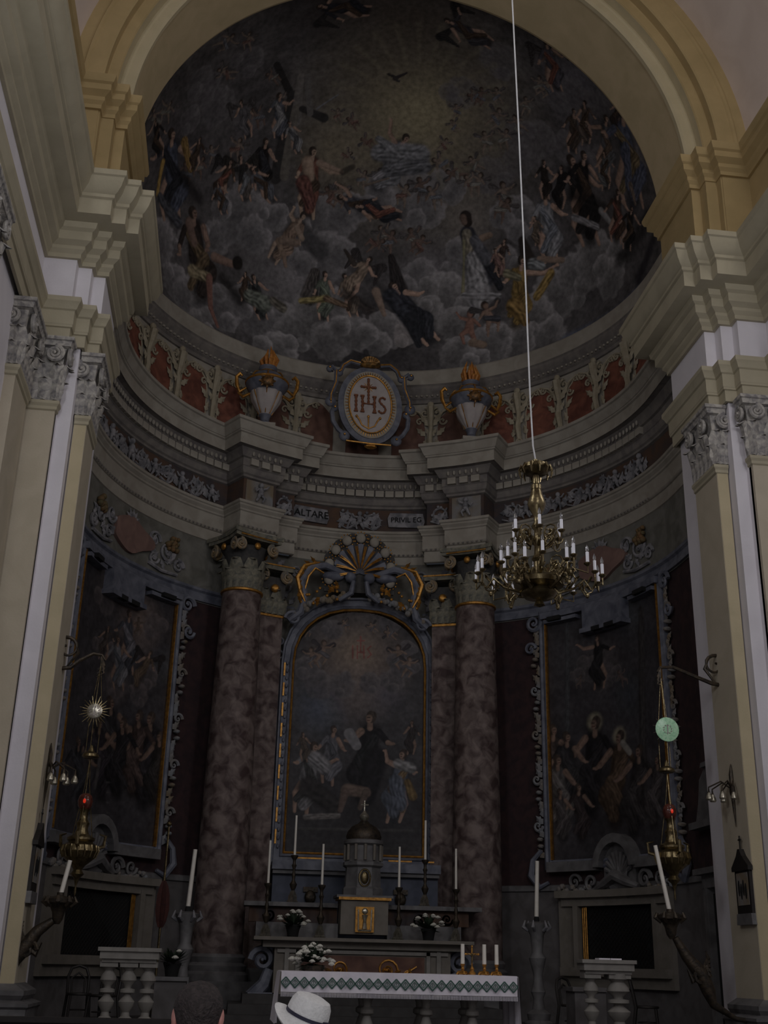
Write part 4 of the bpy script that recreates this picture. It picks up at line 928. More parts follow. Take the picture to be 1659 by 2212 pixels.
# tabernacle
TX = 2.68
t = thing('tabernacle', (TX, 23.9, 2.1), 'domed marble tabernacle with shining gilt door in the middle of the high altar', 'tabernacle')
MB().box((TX, 23.75, 2.46), (.92, .7, .62)).build('lower_storey', M['beige'], t, smooth=False)
MB().box((TX, 23.36, 2.42), (.36, .05, .46)).build('door', M['gold'], t, smooth=False)
q = MB(); q.tube([(TX, 23.33, 2.25), (TX, 23.32, 2.4), (TX, 23.33, 2.5)], [.05, .03, .06], 8); q.ball((TX, 23.33, 2.57), (.06, .03, .06), 8, 6); q.tube([(TX - .12, 23.33, 2.22), (TX + .12, 23.33, 2.22)], .02, 6)
for e in (-1, 1): q.tube([(TX + e * .12, 23.33, 2.22), (TX + e * .13, 23.33, 2.6)], .015, 6)
q.build('door_relief', M['silver'], t)
MB().box((TX, 23.72, 2.8), (1.02, .76, .05)).build('gilt_cornice', M['gold'], t, smooth=False)
MB().box((TX, 23.75, 2.84), (1.1, .8, .05)).build('lower_cornice', M['greymarble'], t, smooth=False)
MB().lathe([(.42, 2.86), (.42, 3.0), (.38, 3.04), (.36, 3.4), (.42, 3.44), (.42, 3.5)], (TX, 23.9, 0), 8, 22.5, 382.5).build('middle_storey', M['greymarble'], t, smooth=False)
q = MB(); q.tube([(TX + .11 * math.cos(a), 23.53, 3.2 + .16 * math.sin(a)) for a in [2 * PI * i / 16 for i in range(17)]], .018, 6); q.ball((TX, 23.55, 3.2), (.08, .03, .12), 8, 6); q.build('oval_medallion', M['brass'], t)
MB().lathe([(.40, 3.5), (.34, 3.54), (.34, 3.82), (.40, 3.86), (.40, 3.92), (.36, 3.94)], (TX, 23.9, 0), 16).build('upper_storey', M['greymarble'], t)
q = MB()
for k in range(12):
    a = k * PI / 6; q.tube([(TX + .37 * math.cos(a), 23.9 + .37 * math.sin(a), 3.54), (TX + .37 * math.cos(a), 23.9 + .37 * math.sin(a), 3.84)], .03, 6)
q.build('colonnettes', M['beige'], t)
MB().lathe([(.34, 3.94), (.36, 4.0), (.33, 4.1), (.25, 4.2), (.12, 4.27), (.07, 4.32)], (TX, 23.9, 0), 24).build('dome', M['darkbronze'], t)
q = MB(); q.lathe([(.04, 4.3), (.09, 4.36), (.10, 4.42), (.05, 4.48), (.02, 4.52)], (TX, 23.9, 0), 12); q.tube([(TX, 23.9, 4.5), (TX, 23.9, 4.72)], .016, 6); q.tube([(TX - .08, 23.9, 4.64), (TX + .08, 23.9, 4.64)], .016, 6); q.build('cross_finial', M['silver'], t)
# candlesticks on the altar
def altar_candlestick(x, y, z, hs, hc, label):
    t = thing('altar_candlestick', (x, y, z), label, 'candlestick', 'tall candlesticks on the high altar'); k = hs / .85
    MB().lathe([(.13, 0), (.13, .03), (.10, .06), (.10, .12), (.05, .22), (.035, .24)], (x, y, z), 3, 30, 390).build('foot', M['silver'], t, smooth=False)
    MB().lathe([(.03, .22 * k), (.06, .28 * k), (.075, .33 * k), (.04, .38 * k), (.025, .42 * k), (.035, .46 * k), (.04, .5 * k), (.025, .55 * k), (.03, .62 * k), (.05, .67 * k), (.03, .70 * k), (.03, .76 * k), (.04, .78 * k), (.07, .82 * k), (.075, .85 * k), (.02, .86 * k)], (x, y, z), 14).build('stem', M['darkbronze'], t)
    MB().tube([(x, y, z + hs), (x, y, z + hs + hc)], [.026, .022], 10).build('candle', M['wax'], t)
for x, y, z, hs, hc, lb in ((.80, 23.45, 2.36 - .13, .80, .80, 'outermost candlestick at the left end of the high altar'), (1.32, 24.1, 2.72, .90, .78, 'higher-standing candlestick left of the tabernacle'),
                            (1.84, 23.45, 2.23, .80, .77, 'candlestick just left of the tabernacle on the mensa'), (3.35, 23.45, 2.23, .80, .77, 'candlestick just right of the tabernacle on the mensa'),
                            (3.97, 24.1, 2.72, .90, .78, 'higher-standing candlestick right of the tabernacle'), (4.48, 23.45, 2.23, .80, .77, 'outermost candlestick at the right end of the high altar')):
    altar_candlestick(x, y, z - (.17 if y < 24 else 0), hs + (.17 if y < 24 else 0), hc, lb)
def bouquet(x, y, z, r, label, nfl=26, seed=1, flat=.8, vase=True, leaves=60, nm='flower_bouquet'):
    t = thing(nm, (x, y, z), label, 'flowers'); rr = random.Random(seed); zc = z + r * .9
    if vase: MB().lathe([(.10, 0), (.12, .12), (.15, .2), (.13, .22)], (x, y, z), 12).build('vase', M['black'], t)
    else: MB().lathe([(.14, 0), (.16, .06), (.13, .07)], (x, y, z), 12).build('bowl', M['darkbronze'], t)
    g = MB()
    for k in range(leaves):
        a = rr.uniform(0, 2 * PI); e = rr.uniform(-.2 if vase else -.45, 1.4); L = r * rr.uniform(.8, 1.25); d = Vector((math.cos(a) * math.cos(e), math.sin(a) * math.cos(e) * .8, math.sin(e) * flat)); p = Vector((x, y, zc - r * (.3 if vase else .55))); s_ = d.cross(Vector((0, 0, 1))).normalized() * r * .13
        g.add([p, p + d * L * .6 + s_, p + d * L, p + d * L * .6 - s_], [(0, 1, 2, 3)])
    lo_ = g.build('foliage', M['leafg'], t, smooth=False); lo_['kind'] = 'stuff'
    me = None
    for k in range(nfl):
        a = rr.uniform(0, 2 * PI); e = rr.uniform(.0, 1.45); d = Vector((math.cos(a) * math.cos(e), -abs(math.sin(a)) * math.cos(e) * .8 if k % 3 else math.sin(a) * math.cos(e), math.sin(e) * flat)); p = Vector((x, y, zc - r * (.25 if vase else .6))) + d * r * (rr.uniform(.85, 1.05) if vase else rr.uniform(.6, 1.15))
        w0 = wloc(t); mtx = TR(p.x - w0[0], p.y - w0[1], p.z - w0[2], rz=rr.random(), s=rr.uniform(.75, 1.2))
        if me is None:
            q = MB(); fr0 = r * .13
            q.ball((0, 0, 0), (fr0, fr0, fr0 * .7), 8, 6)
            for j in range(6): q.ball((fr0 * .8 * math.cos(j * 1.05), fr0 * .8 * math.sin(j * 1.05), -.1 * fr0), (fr0 * .5, fr0 * .5, fr0 * .35), 6, 4)
            me = meshpart('flower', q, M['petal'], t, mtx)
        else: put(me, mtx, t)
bouquet(1.30, 23.1, 2.065, .32, 'white flower bouquet in a dark vase left of the tabernacle', 16, 3)
bouquet(3.88, 23.1, 2.065, .32, 'white flower bouquet in a dark vase right of the tabernacle', 16, 7)

# ================= FRONT ALTAR =================
FX0, FX1, FY0, FY1, FZ = .78, 3.74, 15.6, 16.6, 1.51
t = thing('communion_altar', ((FX0 + FX1) / 2, 16.1, ZF), 'front altar table on pale stone balusters standing before the high altar', 'altar')
MB().box(((FX0 + FX1) / 2, 16.1, FZ - .08), (FX1 - FX0 - .06, FY1 - FY0 - .06, .12)).build('table_slab', M['pale'], t, smooth=False)
bprof = [(.11, 0), (.11, .06), (.07, .08), (.05, .12), (.09, .22), (.10, .28), (.06, .40), (.045, .44), (.09, .47), (.09, .52), (.05, .55), (.06, .62), (.10, .70), (.09, .76), (.11, .78), (.11, .84)]
for x in (FX0 + .35, FX0 + 1.1, FX1 - 1.1, FX1 - .5):
    for y in (15.85, 16.35):
        MB().lathe([(r_, ZF + z_ * .93) for r_, z_ in bprof], (x, y, 0), 16).build('leg', M['pale'], t)
cl = thing('altar_cloth', ((FX0 + FX1) / 2, 16.1, FZ - .6), 'white altar cloth with green diamond border and lace edge over the front altar', 'altar cloth')
q = MB(); prof = []
X0, X1, Y0, Y1 = FX0 - .02, FX1 + .03, FY0 - .02, FY1 + .02
def drape(x0, x1, z_low, amp=.012):         # front drop with soft folds
    n = 90; m = 6; vs = []; fs = []
    for j in range(m + 1):
        for i in range(n + 1):
            x = x0 + (x1 - x0) * i / n; q_ = j / m; z = FZ + .004 - q_ * (FZ - z_low); vs.append((x, Y0 - .012 - amp * q_ * (1 + math.sin(x * 23) + .5 * math.sin(x * 51 + 1)), z))
    for j in range(m):
        for i in range(n): a = j * (n + 1) + i; fs.append((a, a + 1, a + n + 2, a + n + 1))
    return vs, fs
q.box(((X0 + X1) / 2, 16.1, FZ), (X1 - X0, Y1 - Y0, .012))
q.add(*drape(X0, X1, FZ - .24))
q.build('cloth', M['cloth'], cl)
for e, xx in ((-1, X0), (1, X1)):
    q = MB(); n = 16; m = 8; vs = []; fs = []
    for j in range(m + 1):
        for i in range(n + 1):
            y = Y0 - .02 + (Y1 - Y0) * i / n; u_ = j / m; vs.append((xx + e * (.012 + .03 * u_ * (1 + math.sin(y * 19))), y, FZ - u_ * (.60 if e < 0 else .72)))
    for j in range(m):
        for i in range(n): a = j * (n + 1) + i; fs.append((a, a + 1, a + n + 2, a + n + 1))
    q.add(vs, fs).build('end_fall', M['cloth'], cl)
q = MB(); n = 60
for i in range(210):
    x = X0 + (X1 - X0) * (i + .5) / 210; q.box((x, Y0 - .03, FZ - .265), (.006, .004, .05))
o_ = q.build('fringe', M['cloth'], cl, smooth=False); o_['kind'] = 'stuff'
nd = 26; pitch = (X1 - X0) / nd; dm = None; w0 = wloc(cl)
q0 = MB(); hp = pitch / 2
def thick(a, b, wd, dz=0):
    (x0, z0), (x1, z1) = a, b; L = math.hypot(x1 - x0, z1 - z0); nx, nz = -(z1 - z0) / L * wd / 2, (x1 - x0) / L * wd / 2
    q0.prism([(x0 + nx, z0 + nz), (x1 + nx, z1 + nz), (x1 - nx, z1 - nz), (x0 - nx, z0 - nz)], lambda a_, b_, d: (a_, -d, b_), 0, .004)
hh = .062
for a, b in (((-hp, 0), (0, hh)), ((0, hh), (hp, 0)), ((hp, 0), (0, -hh)), ((0, -hh), (-hp, 0))): thick(a, b, .017)
for a, b in (((-hp * .55, 0), (0, hh * .55)), ((0, hh * .55), (hp * .55, 0)), ((hp * .55, 0), (0, -hh * .55)), ((0, -hh * .55), (-hp * .55, 0))): thick(a, b, .007)
thick((0, -hh * .35), (0, hh * .35), .008)
for i in range(nd):
    mtx = TR(X0 + pitch * (i + .5) - w0[0], Y0 - .034 - w0[1], FZ - .125 - w0[2])
    if dm is None: dm = meshpart('embroidered_diamond', q0, M['green'], cl, mtx, smooth=False)
    else: put(dm, mtx, cl)
def low_candle(x, y, label):
    t = thing('table_candle', (x, y, FZ + .01), label, 'candle', 'short candles on the front altar'); z = FZ + .01
    q = MB().lathe([(.055, 0), (.06, .015), (.03, .03), (.018, .05), (.026, .07), (.016, .09), (.03, .12), (.03, .13)], (x, y, z), 14)
    for k in range(3): q.tube([(x, y, z + .04), (x + .06 * math.cos(k * 2.1 - 1.57), y + .06 * math.sin(k * 2.1 - 1.57), z + .03), (x + .075 * math.cos(k * 2.1 - 1.57), y + .075 * math.sin(k * 2.1 - 1.57), z)], [.012, .016, .02], 6)
    q.build('holder', M['gold'], t); MB().tube([(x, y, z + .12), (x, y, z + .375)], [.027, .025], 12).build('candle', M['wax'], t)
low_candle(3.145, 16.0, 'short candle in a gilt holder left of the table crucifix'); low_candle(3.435, 16.0, 'short candle next right of the table crucifix'); low_candle(3.60, 16.0, 'short candle nearest the right end of the altar cloth')
t = thing('table_crucifix', (3.27, 16.0, FZ + .01), 'small gilt crucifix standing on the front altar between short candles', 'crucifix')
q = MB().lathe([(.05, 0), (.05, .02), (.025, .05), (.03, .07), (.012, .1)], (3.27, 16.0, FZ + .01), 12); q.tube([(3.27, 16, FZ + .1), (3.27, 16, FZ + .34)], .011, 6); q.tube([(3.19, 16, FZ + .26), (3.35, 16, FZ + .26)], .011, 6)
for a, b in ((3.27, .355), (3.185, .26), (3.355, .26)): q.ball((a, 16, FZ + b), .016, 6, 5)
q.build('cross', M['gold'], t); q = MB(); q.tube([(3.27, 15.985, FZ + .15), (3.27, 15.985, FZ + .24)], [.008, .014], 6); q.ball((3.27, 15.985, FZ + .26), .014, 6, 5); q.tube([(3.22, 15.985, FZ + .265), (3.27, 15.985, FZ + .245), (3.32, 15.985, FZ + .265)], .006, 5); q.build('figure', M['brass'], t)
bouquet(1.17, 15.9, FZ + .01, .27, 'round bouquet of white flowers on the left of the front altar', 40, 12, .85, False, 150)
# ================= CHANDELIER =================
HXC, HYC = 2.56, 9.5
t = thing('chandelier', (HXC, HYC, 4.55), 'large brass chandelier with white electric candles hanging in the nave before the apse', 'chandelier')
z0 = 4.62
MB().lathe([(.0, 0), (.05, .02), (.03, .06), (.13, .09), (.16, .13), (.13, .17), (.22, .20), (.23, .24), (.13, .29), (.05, .33), (.04, .42), (.06, .45), (.035, .49), (.03, .58), (.05, .62), (.035, .66), (.03, .72), (.055, .76), (.03, .80), (.03, .86), (.07, .93), (.085, .98), (.06, 1.06), (.035, 1.16), (.025, 1.3), (.045, 1.33), (.02, 1.36), (.02, 1.42)], (HXC, HYC, z0 - .06), 20).build('stem', M['brass'], t)
q = MB(); q.lathe([(.03, 1.30), (.10, 1.32), (.13, 1.36), (.12, 1.40), (.05, 1.42)], (HXC, HYC, z0 - .1), 20)
for k in range(12):
    a = k * PI / 6; leaf = [(HXC + r_ * math.cos(a), HYC + r_ * math.sin(a), z0 - .1 + zz) for r_, zz in ((.10, 1.34), (.14, 1.38), (.155, 1.34), (.14, 1.29))]; q.tube(leaf, [.012, .02, .012, .006], 5)
q.lathe([(.03, 1.10), (.05, 1.12), (.05, 1.16), (.03, 1.18)], (HXC, HYC, z0 - .06), 12)
q.build('crown', M['brass'], t)
w0 = wloc(t)
armsrc = {}
def ch_arm(a, r, z, rise, big, ncan):
    """an S-curved arm with leaves, carrying one sleeve or a cluster of three"""
    key = (r, z, big); base = (HXC - w0[0], HYC - w0[1], -w0[2])
    M_ = Matrix.Translation(base) @ Matrix.Rotation(a, 4, 'Z')
    if key not in armsrc:
        q = MB()
        pts = [(.06, 0, z), (r * .35, 0, z - .10), (r * .62, 0, z - .06), (r * .8, 0, z + .02), (r * .92, 0, z - .07), (r, 0, z - .02), (r, 0, z + rise)]
        q.tube([Vector(p) for p in pts], [.012, .016, .012, .012, .012, .010, .012], 6)
        scr = [(r * .5 + .07 * (1 - k / 14) * math.cos(k * .7), 0, z + .04 + .07 * (1 - k / 14) * math.sin(k * .7)) for k in range(14)]; q.tube(scr, .007, 5)
        scr = [(r * .86 + .05 * (1 - k / 12) * math.cos(-k * .7), 0, z - .06 + .05 * (1 - k / 12) * math.sin(-k * .7)) for k in range(12)]; q.tube(scr, .006, 5)
        rr = random.Random(int(r * 100))
        for k in range(9 if big else 5):
            x = r * (.3 + .08 * k); dz = .04 * math.sin(k * 2); q.tube([(x, 0, z - .05 + dz), (x + .03, rr.uniform(-.03, .03), z + dz), (x + .05, rr.uniform(-.04, .04), z - .03 + dz * 2)], [.008, .016, .002], 5)
        if big:
            q.ball((r * .85, 0, z - .12), (.02, .02, .03), 6, 5); q.tube([(r * .7, 0, z - .03), (r * .8, 0, z - .11), (r * .85, 0, z - .14)], .008, 5)
        a1 = meshpart('arm', q, M['brass'], t, M_)
        cn = []
        pos = [(r, 0, z + rise)] if ncan == 1 else [(r, 0, z + rise + .06), (r + .045, .11, z + rise - .01), (r + .045, -.11, z + rise - .01)]
        for (x, y, zz) in pos:
            q = MB()
            if ncan > 1: q.tube([(r, 0, z - .02), (x, y, z - .05), (x, y, zz)], .007, 5)
            q.lathe([(.01, -.03), (.032, -.012), (.034, -.004), (.014, 0), (.014, .012)], (x, y, zz), 10)
            c_ = meshpart('drip_pan', q, M['brass'], a1, Matrix.Identity(4))
            s_ = meshpart('candle_sleeve', MB().lathe([(.0145, .005), (.0145, .095), (.008, .097)], (x, y, zz), 10), M['plastic'], a1, Matrix.Identity(4))
            b_ = meshpart('bulb', MB().lathe([(.007, .097), (.014, .115), (.012, .135), (.004, .155), (.0005, .165)], (x, y, zz), 8), M['glass'], a1, Matrix.Identity(4))
            cn += [c_, s_, b_]
        armsrc[key] = (a1, cn)
    else:
        a1, cn = armsrc[key]; n1 = put(a1, M_, t)
        for c_ in cn: put(c_, Matrix.Identity(4), n1)
for k in range(6): ch_arm(R(20 + 60 * k), .235, z0 + .60, .03, False, 1)
for k in range(6): ch_arm(R(-8 + 60 * k), .50, z0 + .18, .05, True, 3)
for k in range(6): ch_arm(R(22 + 60 * k), .33, z0 + .30, .05, False, 1)
# suspension cable up to the vault, slightly kinked
q = MB(); q.tube([(HXC, HYC, z0 + 1.36), (HXC - .02, HYC, z0 + 1.5), (HXC - .035, HYC, z0 + 2.0), (HXC - .05, HYC, z0 + 3.2), (HXC - .08, HYC, z0 + 5.0), (HXC - .13, HYC, 12.0), (HXC - .05, HYC, ZS + 6.3)], .0075, 6)
tag(q.build('suspension_cable', M['wire']), 'thin pale cable from which the brass chandelier hangs', 'cable')

# ================= HANGING LAMPS, BRACKETS =================
for sgn, sd, xj, xl, zt_ in ((-1, 'left', XA - 5.38, -2.16, 5.9), (1, 'right', XA + 5.38, 6.87, 6.2)):
    y = 18.0; t = thing('wall_bracket', (xj, y, zt_ - .2), 'dark wrought scroll bracket on the %s jamb, carrying a sanctuary lamp' % sd, 'bracket', 'wrought lamp brackets'); q = MB()
    L = abs(xj - xl); d = -sgn                               # direction from wall to lamp
    cx_, cz_ = xj + d * .12, zt_ + .18
    sp = [(cx_ + (.24 * (1 - .85 * k / 22)) * math.cos(-1.2 + k * .42) * d * -1, y, cz_ + (.24 * (1 - .85 * k / 22)) * math.sin(-1.2 + k * .42)) for k in range(22)]
    q.tube(sp, [.03] * 10 + [.02] * 12, 7)
    q.tube([(xj, y, zt_ - .15), (xj + d * .2, y, zt_ - .12), (xj + d * L * .5, y, zt_ + .0), (xj + d * L * .8, y, zt_ + .12), (xl, y, zt_ + .1), (xl + d * .06, y, zt_ + .02)], [.03, .035, .03, .028, .025, .015], 7)
    q.tube([(xj + d * .15, y, zt_ - .1), (xj + d * .3, y, zt_ + .12), (xj + d * .22, y, zt_ + .3)], [.015, .03, .01], 6)
    for k in range(5): q.tube([(xl, y, zt_ + .08 - k * .0), (xl + d * (.06 - .05 * (k % 2)), y, zt_ - .06 - .03 * k), (xl - d * .05, y, zt_ - .12 - .03 * k)], [.02, .015, .004], 5)
    q.build('scroll_arm', M['darkbronze'], t)
    MB().box((xj + d * -.0, y, zt_ - .1), (.04, .14, .4)).build('wall_plate', M['darkbronze'], t)
    zl = 3.1 if sgn < 0 else 3.3; zd = 5.1 if sgn < 0 else 5.25; zc = 4.45 if sgn < 0 else 4.62
    t = thing('sanctuary_lamp', (xl, y, zl - .75), 'hanging brass sanctuary lamp with red glass and round plaque at the %s jamb' % sd, 'lamp', 'hanging sanctuary lamps')
    q = MB()
    for k in range(3):
        a = k * 2.09 + .5; q.tube([(xl, y, zt_ - .02), (xl + .10 * math.cos(a), y + .1 * math.sin(a), zd), (xl + .10 * math.cos(a), y + .1 * math.sin(a), zc + .05)], .006, 5)
        q.tube([(xl, y, zc - .05), (xl + .04 * math.cos(a), y + .04 * math.sin(a), zl + .9), (xl + .17 * math.cos(a), y + .17 * math.sin(a), zl + .15)], .007, 5)
    q.build('chains', M['brass'], t)
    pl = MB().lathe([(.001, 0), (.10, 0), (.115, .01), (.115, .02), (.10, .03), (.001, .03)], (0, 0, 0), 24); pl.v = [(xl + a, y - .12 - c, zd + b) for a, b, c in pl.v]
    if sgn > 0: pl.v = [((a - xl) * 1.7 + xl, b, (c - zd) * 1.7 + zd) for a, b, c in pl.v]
    pq = pl.build('round_plaque', M['silver'] if sgn < 0 else M['greenflare'], t)  # right plaque wears the green flare glow as its material
    q = MB(); q.box((xl, y - .155, zd), (.015, .01, .13))
    for k in range(10): a = k * PI / 5; q.tube([(xl + .06 * math.cos(a), y - .155, zd + .06 * math.sin(a)), (xl + .075 * math.cos(a + .3), y - .155, zd + .075 * math.sin(a + .3))], .008, 5)
    q.build('plaque_relief', M['medal'], pq)
    q = MB()
    for k in range(24):
        a = 2 * PI * k / 24; r0, r1_ = .11, (.24 if k % 2 else .19); q.tube([(xl + r0 * math.cos(a), y - .12, zd + r0 * math.sin(a)), (xl + r1_ * math.cos(a), y - .12, zd + r1_ * math.sin(a))], [.012, .003], 4)
    q.build('rays', M['brass'] if sgn < 0 else M['darkbronze'], t)
    MB().lathe([(.01, .16), (.03, .12), (.05, .06), (.12, .02), (.13, -.02), (.10, -.04), (.02, -.03)], (xl, y, zc), 16).build('canopy', M['brass'], t)
    MB().lathe([(.005, -.66), (.02, -.6), (.012, -.52), (.04, -.42), (.10, -.36), (.06, -.30), (.10, -.24), (.22, -.14), (.27, -.04), (.25, .04), (.17, .09), (.20, .12), (.20, .15), (.11, .20), (.08, .28), (.10, .36), (.06, .42), (.06, .52), (.09, .56)], (xl, y, zl), 24).build('bowl', M['brass'], t)
    q = MB()
    for k in range(16): a = 2 * PI * k / 16; q.tube([(xl + .235 * math.cos(a), y + .235 * math.sin(a), zl - .13), (xl + .275 * math.cos(a), y + .275 * math.sin(a), zl - .03), (xl + .255 * math.cos(a), y + .255 * math.sin(a), zl + .04)], .014, 5)
    for k in range(3):
        a = k * 2.09 + .5; q.tube([(xl + .18 * math.cos(a), y + .18 * math.sin(a), zl), (xl + .36 * math.cos(a), y + .36 * math.sin(a), zl + .05), (xl + .38 * math.cos(a), y + .38 * math.sin(a), zl + .2), (xl + .28 * math.cos(a), y + .28 * math.sin(a), zl + .22)], [.03, .03, .025, .01], 6)
    q.build('gadroons_and_handles', M['brass'], t)
    MB().lathe([(.06, .54), (.10, .60), (.115, .68), (.09, .76), (.05, .79), (.001, .80)], (xl, y, zl), 14).build('red_glass', mat('smoked_red_glass_' + sd, (.06, .015, .01), .15, (.10, .03, .02), 10), t)
    MB().ball((xl, y - .11, zl + .67), (.022, .02, .035), 8, 6).build('lamp_flame', M['redglass'], t)
# wall sconces
for sgn, sd, xj, z_ in ((-1, 'left', XA - 5.3, 4.15), (1, 'right', XA + 5.3, 4.3)):
    y = 17.75; d = -sgn; t = thing('wall_sconce', (xj, y, z_ - .5), 'small branched sconce with glass cups on the %s jamb pilaster' % sd, 'sconce', 'jamb sconces'); q = MB()
    q.tube([(xj + d * .02, y, z_ - .55), (xj + d * .03, y, z_ - .1), (xj + d * .03, y, z_ + .25), (xj + d * .02, y, z_ + .42)], [.005, .03, .035, .008], 6)
    q.ball((xj + d * .03, y, z_), (.04, .07, .12), 8, 6); g = MB()
    for k, (a, L) in enumerate(((-.6, .34), (0, .42), (.6, .34), (-1.1, .22), (1.1, .22))):
        dx, dy = d * math.cos(a), math.sin(a); q.tube([(xj + d * .03, y, z_ + .02), (xj + dx * L * .5, y + dy * L * .5, z_ + .14), (xj + dx * L, y + dy * L, z_ + .04), (xj + dx * L, y + dy * L, z_ - .05)], [.012, .014, .012, .02], 6)
        g.lathe([(.02, .0), (.045, -.05), (.055, -.10), (.04, -.12)], (xj + dx * L, y + dy * L, z_ - .04), 10); q.ball((xj + dx * L, y + dy * L, z_ - .04), .025, 6, 5)
    q.build('branches', M['darkbronze'], t); g.build('glass_cups', M['silver'], t)
    t = thing('station_plaque', (xj, 17.6, 2.3), 'framed station-of-the-cross plaque with gabled top on the %s jamb' % sd, 'plaque', 'station plaques')
    zc = 2.80; f = lambda a, b, dd, xj=xj, d=d: (xj + d * dd, 17.62 + a, zc + b)
    MB().prism([(-.26, -.36), (.26, -.36), (.26, .30), (-.26, .30)], f, 0, .05).build('frame', M['darkwood'], t, smooth=False)
    MB().prism([(-.20, -.22), (.20, -.22), (.20, .25), (-.20, .25)], f, .05, .058).build('picture', M['reliefc'], t, smooth=False)
    MB().prism([(-.30, .28), (.30, .28), (.30, .34), (.10, .50), (.03, .60), (-.03, .60), (-.10, .50), (-.30, .34)], f, 0, .08).build('gable', M['darkwood'], t, smooth=False)
    MB().prism([(-.28, -.50), (.28, -.50), (.26, -.34), (-.26, -.34)], f, 0, .07).build('foot_panel', M['greymarble'], t, smooth=False)
    q = MB(); q.box(f(0, .70, .04), (.02, .02, .20)); q.box(f(0, .74, .04), (.02, .10, .02)); q.build('cross', M['darkwood'], t)
    q = MB(); rr = random.Random(2)
    for k in range(4): q.ball(f(-.12 + .08 * k, -.02 + .05 * (k % 2), .06), (.012, .035, .12), 6, 6)
    q.build('painted_figures', M['black'], t)
# bronze arms with tall leaning candles
for sgn, sd, pb, pt, ar in ((-1, 'left', (-2.36, 18.0, 2.42), (-2.28, 18.0, 2.93), [(-2.9, 18.0, 1.55), (-2.75, 18.0, 1.75), (-2.62, 18.0, 1.95), (-2.42, 18.0, 2.1)]), (1, 'right', (6.77, 18.0, 2.45), (6.60, 18.0, 3.45), [(7.3, 18.0, 1.35), (7.2, 18.0, 1.6), (6.98, 18.0, 1.85), (6.83, 18.0, 2.1)])):
    xj = XA + sgn * 5.3; k_ = 17.5 / 18.0; sc_ = lambda p: (p[0] * k_, 17.5, 1.6 + (p[2] - 1.6) * k_); pb, pt, ar = sc_(pb), sc_(pt), [sc_(p) for p in ar]
    t = thing('torch_bracket', (ar[0][0], 17.5, 1.2), 'dark bronze torch bracket with a leaning white candle on the %s jamb' % sd, 'candle holder', 'bronze torch brackets')
    q = MB(); q.tube([(xj, 17.5, .95), ((xj + ar[0][0]) / 2, 17.5, 1.0), (ar[0][0] + sgn * .06, 17.5, 1.18)] + ar, [.03, .035, .06, .10, .11, .08, .05], 10); q.tube([ar[1], (ar[1][0] - sgn * .14, 17.5, ar[1][2] - .1), (ar[1][0] - sgn * .2, 17.5, ar[1][2] + .05)], [.06, .05, .015], 7)
    for k in range(5): q.tube([(ar[1][0], 17.5, ar[1][2]), (ar[1][0] + sgn * .1, 17.43, ar[1][2] - .02 + .06 * k), (ar[1][0] + sgn * .06, 17.43, ar[1][2] + .12 + .05 * k)], [.03, .03, .008], 5)
    scr = [(ar[1][0] - sgn * .02 + .14 * (1 - k / 16) * math.cos(k * .6), 17.45, ar[1][2] - .05 + .14 * (1 - k / 16) * math.sin(k * .6)) for k in range(15)]; q.tube(scr, .03, 6)
    q.build('arm', M['darkbronze'], t)
    b = Vector(pb); q = MB().lathe([(.03, -.36), (.07, -.3), (.09, -.2), (.13, -.12), (.20, -.08), (.21, -.03), (.12, .0), (.05, .02), (.05, .06)], pb, 14)
    for k in range(8): a = k * PI / 4; q.tube([(pb[0] + .15 * math.cos(a), pb[1] + .15 * math.sin(a), pb[2] - .12), (pb[0] + .23 * math.cos(a), pb[1] + .23 * math.sin(a), pb[2] - .06), (pb[0] + .2 * math.cos(a), pb[1] + .2 * math.sin(a), pb[2] + .01)], [.03, .035, .015], 6)
    q.build('leafy_cup', M['darkbronze'], t); MB().tube([pb, pt], [.033, .03], 10).build('candle', M['wax'], t)
# tall candle stands beside the columns
for x, zb_, zt_, lb, tl in ((-.66, 2.53, 3.53, 'tall stone candle stand with long candle beside the left column', .05), (5.84, 2.51, 3.54, 'tall stone candle stand with long candle beside the right column', .04)):
    y = 22.5; t = thing('candle_stand', (x, y, ZF), lb, 'candle stand', 'stone candle stands')
    MB().lathe([(.26, 0), (.26, .1), (.2, .14), (.22, .25), (.12, .32), (.09, .5), (.14, .62), (.10, .74), (.08, .9), (.13, 1.08), (.16, 1.2), (.10, 1.3), (.11, 1.42), (.13, 1.6), (.20, 1.74), (.22, 1.80), (.10, 1.84)], (x, y, ZF), 18).build('stand', M['greymarble'], t)
    q = MB()
    for k in range(6): a = k * PI / 3; scr = [(x + .17 * math.cos(a) + .0, y + .17 * math.sin(a), ZF + 1.68), (x + .26 * math.cos(a), y + .26 * math.sin(a), ZF + 1.74), (x + .22 * math.cos(a), y + .22 * math.sin(a), ZF + 1.86)]; q.tube(scr, [.03, .035, .01], 6)
    q.build('leafy_capital', M['reliefm'], t)
    MB().lathe([(.06, 1.83), (.05, 1.9), (.04, 1.94)], (x, y, ZF), 10).build('socket', M['black'], t)
    MB().tube([(x, y, ZF + 1.92), (x + tl, y, zt_)], [.042, .038], 10).build('candle', M['wax'], t)
